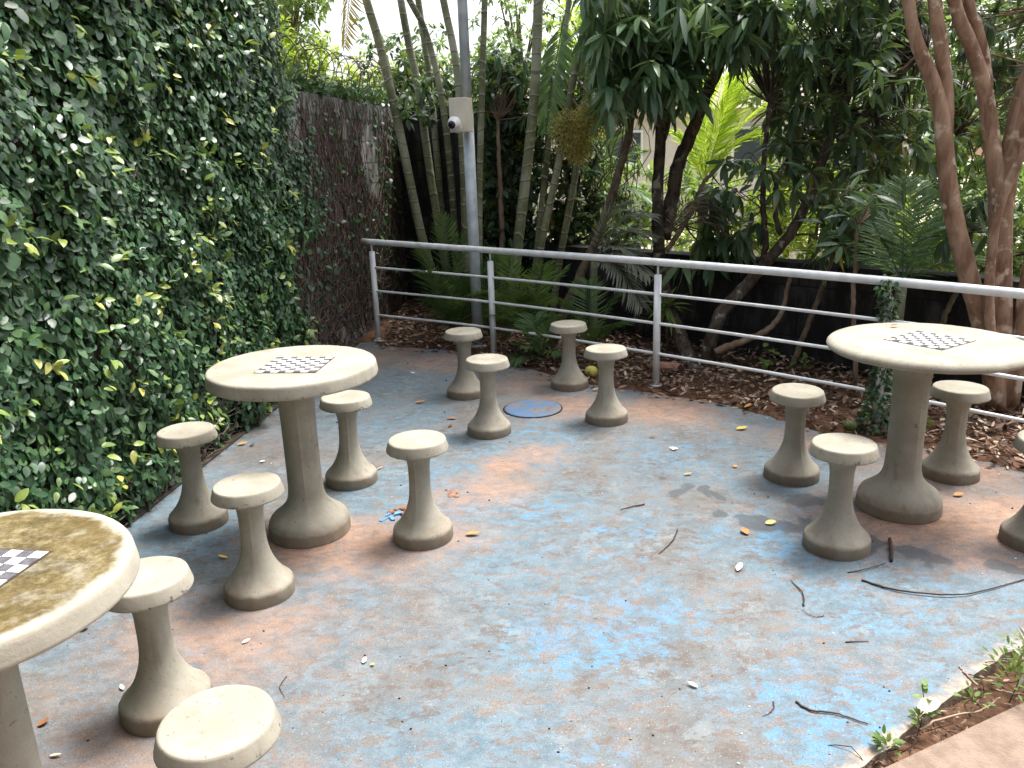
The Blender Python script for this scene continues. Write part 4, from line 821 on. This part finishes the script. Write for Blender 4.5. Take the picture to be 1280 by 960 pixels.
# weeds in the strip
seedling('feathery leaved seedling leaning over the patio edge in the soil strip', gz(1172, 905), .10, 7, (.022, .034), .6, el=(-10, 40), lean=(-.03, .05), spread=.015)
seedling('weed clump at the right edge of the soil strip', gz(1262, 870), .08, 90, (.014, .034), .34, spread=.10, el=(0, 80), name='weed', cat='weed')
seedling('green weed tuft standing under the pale upright leaf', gz(1148, 908), .035, 20, (.014, .028), .5, spread=.02, name='weed', cat='weed', el=(10, 80))
seedling('low weed at the bottom of the soil strip nearest to the camera', gz(1108, 938), .02, 34, (.014, .03), .5, spread=.03, name='weed', cat='weed', el=(5, 70))
seedling('thin weed in the middle of the soil strip between path and patio', gz(1215, 885), .035, 26, (.012, .028), .5, spread=.04, name='weed', cat='weed', el=(5, 70))
seedling('tall dry yellowish stalks at the right end of the soil strip', gz(1285, 850), .13, 60, (.03, .07), .16, mt='frondgrey', name='dry_weed', cat='weed', spread=.07, el=(-20, 80))
seedling('dense green weed at the far right corner of the soil strip', gz(1290, 832), .07, 60, (.016, .036), .4, name='weed', cat='weed', spread=.09, el=(0, 80))
# ------------------------------------------------------------------ loose things on the floor
def fallen(label, u, v, L, W, tint, az=None, bend=.25, z=.004, name='fallen_leaf', cat='leaf', curl=.3, lift=0.):
    p = gz(u, v, z); a = rng.uniform(0, 6.28) if az is None else R(az); g = Geo(); d = np.array([[math.cos(a), math.sin(a), lift]])
    g.leaves((p-d[0]*L*.5)[None]+UP*.004, d, UP[None]+rng.normal(0, .12, (1, 3)), L, W, -bend*.5, curl, tint, hi=True)
    c = g.V[0]; c[:, 2] += bend*L*.18 if bend > 0 else 0; c[:, 2] -= min(0, c[:, 2].min()-.0025)
    return tag(g.build(name, 'fallen', loc=p), label, cat, 'fallen leaves on the patio')
FL = [('yellow leaf with dark tips beside a stool in front of the left table', 279, 698, .05, .018, .76, 160),
      ('curled orange brown leaf right of the stool by the clay hole', 591, 669, .065, .03, .52, 0), ('red brown curled leaf near the wet stain', 931, 666, .055, .035, .45, 100),
      ('yellow leaf lying on the end of the wet stain', 963, 655, .05, .028, .8, 10), ('cream white pointed leaf right of centre on the open blue floor', 924, 711, .06, .024, 1., 60),
      ('tan leaf above the wet stain', 860, 594, .045, .02, .6, 5), ('small tan scrap of leaf left of the stool with the wet foot', 919, 584, .03, .025, .5, 70),
      ('white flake of leaf on the right foreground floor', 866, 858, .035, .015, 1., 140), ('upright white curled leaf in the left foreground', 456, 827, .03, .016, 1., 80),
      ('small yellow scrap beside the white curled leaf', 466, 832, .016, .014, .7, 0), ('white curl between the stained table and its stool', 153, 861, .03, .012, 1., 130),
      ('pale curled scrap in front of the left table stools', 308, 803, .03, .012, .95, 40), ('reddish leaf beside the column of the stained table', 55, 905, .035, .025, .3, 60),
      ('pale curled leaf at the bottom left corner', 70, 946, .035, .012, .95, 0), ('black crumpled leaf under the rim of the stained table', 106, 787, .035, .025, 0., 50),
      ('white speckled leaf on the floor behind the left chess table', 516, 467, .045, .014, 1., 150), ('brown leaf left of the stool by the manhole', 565, 524, .06, .03, .35, 170),
      ('tan leaf midway between the left table and the rear stools', 525, 504, .07, .035, .5, 10), ('yellow leaf near the mulch edge in front of the stool with the wet foot', 927, 537, .07, .035, .72, 10),
      ('orange leaf at the mulch edge behind the yellow one', 935, 509, .08, .03, .58, 40), ('pale leaf lying behind the wet stained stools', 843, 563, .03, .014, .98, 20),
      ('brown leaf on the left table side of the rear stools', 563, 533, .04, .02, .2, 60), ('small brown leaf right of the manhole cover', 816, 547, .045, .018, .3, 0),
      ('cream leaf in the open middle of the floor', 842, 562, .05, .02, .95, 170), ('orange brown leaf at the foot of the right chess table', 1198, 620, .05, .03, .5, 10),
      ('tan leaf by the leafy wall footing', 303, 556, .06, .03, .55, 20), ('dark brown leaf by the leafy wall footing', 316, 557, .045, .02, .15, 60), ('pale crumb of leaf between the leafy wall and left table', 328, 578, .03, .02, .98, 0),
      ('brown leaf lying on the right chess table', 1118, 408, .04, .02, .3, 10)]
for lab, u, v, L, W, t, az in FL:
    onT = 'on the right chess table' in lab
    fallen(lab, u, v, L, W, t, az, z=.768 if onT else .001)
p = gz(1158, 880, .07); g = Geo(); g.leaves(np.array([p])-np.array([[.024, 0, .01]]), np.array([[1., .1, .2]]), np.array([[-.1, -.6, .8]]), .072, .040, .05, .1, .98, hi=True); tag(g.build('fallen_leaf', 'fallen', loc=p), 'pale cream leaf caught upright on the weed tuft in the soil strip', 'leaf', 'fallen leaves on the patio')
def twig(label, uv, r=.0025, mt='twig', z=.004, lift=0.):
    P = np.array([gz(u, v, z) for u, v in uv]); P = smooth_path(P, 24); P[:, 2] = r+.0005+lift*np.sin(np.linspace(0, np.pi, 24))**2; P += rng.normal(0, .0012, P.shape)*np.array([1, 1, .3])
    g = Geo(); g.tube(P, np.linspace(r*1.2, r*.5, 24), 6);  return tag(g.build('twig', mt, loc=P[0]), label, 'twig', 'twigs lying on the patio')
TW = [('short twig left of the wet stain', [(806, 630), (792, 633), (775, 637)], .003), ('curved reddish twig in the middle of the floor', [(847, 662), (840, 677), (824, 692)], .003),
      ('curved dark twig in front of the stool by the upright stick', [(1005, 757), (1003, 742), (989, 725)], .003), ('hair thin curved twig beside the curved dark twig', [(1030, 769), (1018, 771), (1003, 762)], .0012),
      ('forked dark twig in the right foreground', [(996, 877), (1013, 888), (1045, 892), (1087, 905)], .003), ('long dark curved twig across the floor at the right edge', [(1077, 725), (1120, 738), (1180, 745), (1225, 740), (1300, 718)], .0035),
      ('small straight twig on the right foreground floor', [(1057, 802), (1072, 802), (1086, 801)], .002), ('tiny hooked twig at the right foreground', [(967, 876), (966, 888), (952, 895)], .0016),
      ('thin curly stem on the left foreground floor', [(358, 845), (350, 858), (356, 872)], .0014), ('thin twig near the long curved one', [(1060, 715), (1085, 712), (1107, 703)], .002),
      ('white stick behind the stool partly hidden by the left table', [(478, 584), (468, 589), (458, 596)], .004)]
for lab, uv, r in TW: twig(lab, uv, r, 'twigpale' if 'white' in lab else 'twig', lift=.006 if 'long' in lab else .002)
P = np.array([gz(1114, 703), gz(1114, 690), gz(1112, 676)]); g = Geo(); g.tube(smooth_path([P[0]+UP*.007, P[1]+UP*.010, P[2]+UP*.009], 10), .007, 7, wob=.12); tag(g.build('stick', 'twig', loc=P[0]), 'thick dark stick lying beside the stool in front of the right table', 'stick')
for lab, uv in [('pale crooked root lying along the soil strip', [(1150, 912), (1180, 897), (1225, 888), (1250, 872)]), ('pale forked root at the right end of the soil strip', [(1245, 862), (1262, 866), (1285, 868)]), ('thin brown stalk leaning out of the soil strip over the floor', [(1222, 857), (1210, 845), (1199, 832)])]:
    P = smooth_path([gz(u, v, .004) for u, v in uv], 16); P[1:-1] += rng.normal(0, .0012, P[1:-1].shape); g = Geo(); g.tube(P, np.linspace(.0035, .002, len(P)), 6); tag(g.build('root', 'twigpale', loc=P[0]), lab, 'root')
p = gz(739, 467, .03); g = Geo(); g.blob((p[0], p[1], .047), (.047, .042, .042), 3, .012); e = thing('yellow_fruit', (p[0], p[1], 0), 'round yellow fruit lying at the mulch edge behind the four tableless stools', 'fruit'); g.build('skin', 'yel', e)
g = Geo(); g.tube([(p[0], p[1], .088), (p[0]+.004, p[1], .098)], .004, 6); g.build('stalk', 'twig', e)
p = gz(1062, 536, .03); g = Geo(); g.blob((p[0], p[1], .05), (.04, .034, .032), 3, .012); e = thing('green_fruit', (p[0], p[1], 0), 'dull green fruit lying in the leaf litter beside the vine covered post', 'fruit'); g.build('skin', 'grn', e)
g = Geo(); g.tube([(p[0]-.04, p[1], .06), (p[0]-.055, p[1], .066)], .004, 6); g.build('stalk', 'twig', e)
# half-round clay tile behind the third post
a_, b_ = gz(815, 455, .05), gz(850, 460, .05); th = np.linspace(0, np.pi, 12); ax_ = unit(b_-a_); sd = np.cross(UP, ax_); V = []
for c_, r_ in ((a_, .055), (b_, .065)):
    for rr in (r_, r_-.012):
        V += [c_*np.array([1, 1, 0])+UP*.02+sd*rr*math.cos(t_)+UP*rr*math.sin(t_) for t_ in th]
V = np.array(V); k = 12; I = []; T = []
for i in range(k-1):
    for q in ([i, i+1, 2*k+i+1, 2*k+i], [k+i+1, k+i, 3*k+i, 3*k+i+1], [i+1, i, k+i, k+i+1], [2*k+i, 2*k+i+1, 3*k+i+1, 3*k+i]): I += q; T.append(4)
I += [0, 2*k, 3*k, k, k-1, 2*k-1, 4*k-1, 3*k-1]; T += [4, 4]
g = Geo(); g.raw(V, I, T, 0, 0); tag(g.build('roof_tile', 'clay', loc=a_), 'pinkish half round clay tile lying in the bed behind the third railing post', 'roof tile')
# broken clay hole by stool C
p = gz(506, 640); g = Geo()
for q in range(34): g.blob((p[0]+.02+rng.normal(0, .024), p[1]+rng.normal(0, .04), .002), np.array([.018, .018, .009])*rng.uniform(.4, 1.2), 2, .22)
tag(g.build('clay_rubble', 'rubble', loc=p), 'heap of broken red clay beside the foot of a stool near the left table', 'rubble')
p = gz(566, 617); g = Geo()
for q in range(14): g.blob((p[0]+rng.normal(0, .018), p[1]+rng.normal(0, .035), -.001), np.array([.018, .02, .007])*rng.uniform(.4, 1.3), 2, .22)
tag(g.build('clay_rubble', 'rubpale', loc=p), 'small dusty pink lump of clay on the floor behind the broken clay heap', 'rubble')
p = gz(489, 648); g = Geo()
for q in range(4): a_ = rng.uniform(0, 6.28, 6); a_.sort(); g.prism([(p[0]+(q-1.5)*.022+.022*math.cos(t_), p[1]+rng.normal(0, .004)+.03*(q%2)+.028*math.sin(t_)) for t_ in a_], -.002, .004+.002*q)
tag(g.build('paint_chip', 'bluechip', loc=p), 'bright blue broken flakes of painted floor beside the red clay heap', 'paint flakes')
# grit
n = 210; g = Geo()
for q in range(n):
    u, v = rng.uniform(60, 1280), 440+520*rng.random()**.8; P = gz(u, v)
    if P[0] < wl(P[1])[0]+.1 or P[1] > np.interp(P[0], mm[:, 0], mm[:, 1])-.05 or (P[0]-.886)*.5636-(P[1]-1.754)*.826 > -.03: continue
    r_ = rng.uniform(.0012, .0032)*(1+.25*(P[1]-2)); g.blob((P[0], P[1], r_*.5), (r_*1.4, r_, r_*.7), 1, .25, 0, rng.choice([0, .1, .4, .7, .75, 1.], p=[.3, .2, .2, .1, .1, .1]))
tag(g.build('grit', 'grit'), 'scattered specks of seed and grit on the patio floor', 'grit', kind='stuff')
# ------------------------------------------------------------------ light
w = bpy.data.worlds.new('World'); S.world = w; w.use_nodes = True; nt = w.node_tree; nt.nodes.clear(); g = G(nt)
sky = g.n('TexSky'); sky.sky_type = 'NISHITA'; sky.sun_disc = False; EL, AZ = R(66), R(50)
sky.sun_elevation = EL; sky.sun_rotation = AZ; sky.air_density = 1.2; sky.dust_density = 5.0; sky.ozone_density = 1.0
hs = g.n('HueSaturation'); hs.inputs['Saturation'].default_value = .42; g.put(hs.inputs['Color'], sky.outputs[0])
bg = g.n('Background'); g.put(bg.inputs[0], hs.outputs[0]); bg.inputs[1].default_value = .15; wo = g.n('OutputWorld'); nt.links.new(bg.outputs[0], wo.inputs[0])
sd_ = bpy.data.lights.new('sun', 'SUN'); sd_.energy = 2.4; sd_.angle = R(20); sd_.color = (1, .97, .92); so = bpy.data.objects.new('sun', sd_); COL.objects.link(so)
dv = Vector((math.sin(AZ)*math.cos(EL), math.cos(AZ)*math.cos(EL), math.sin(EL))); so.rotation_euler = dv.to_track_quat('Z', 'Y').to_euler()
for ob in bpy.data.objects:
    if '_off' in ob: del ob['_off']
vs = S.view_settings; vs.view_transform = 'Standard'; vs.look = 'None'; vs.gamma = 1; vs.exposure = 1.5
S.cycles.max_bounces = 8; S.cycles.diffuse_bounces = 4; S.cycles.transmission_bounces = 4; S.cycles.use_denoising = True
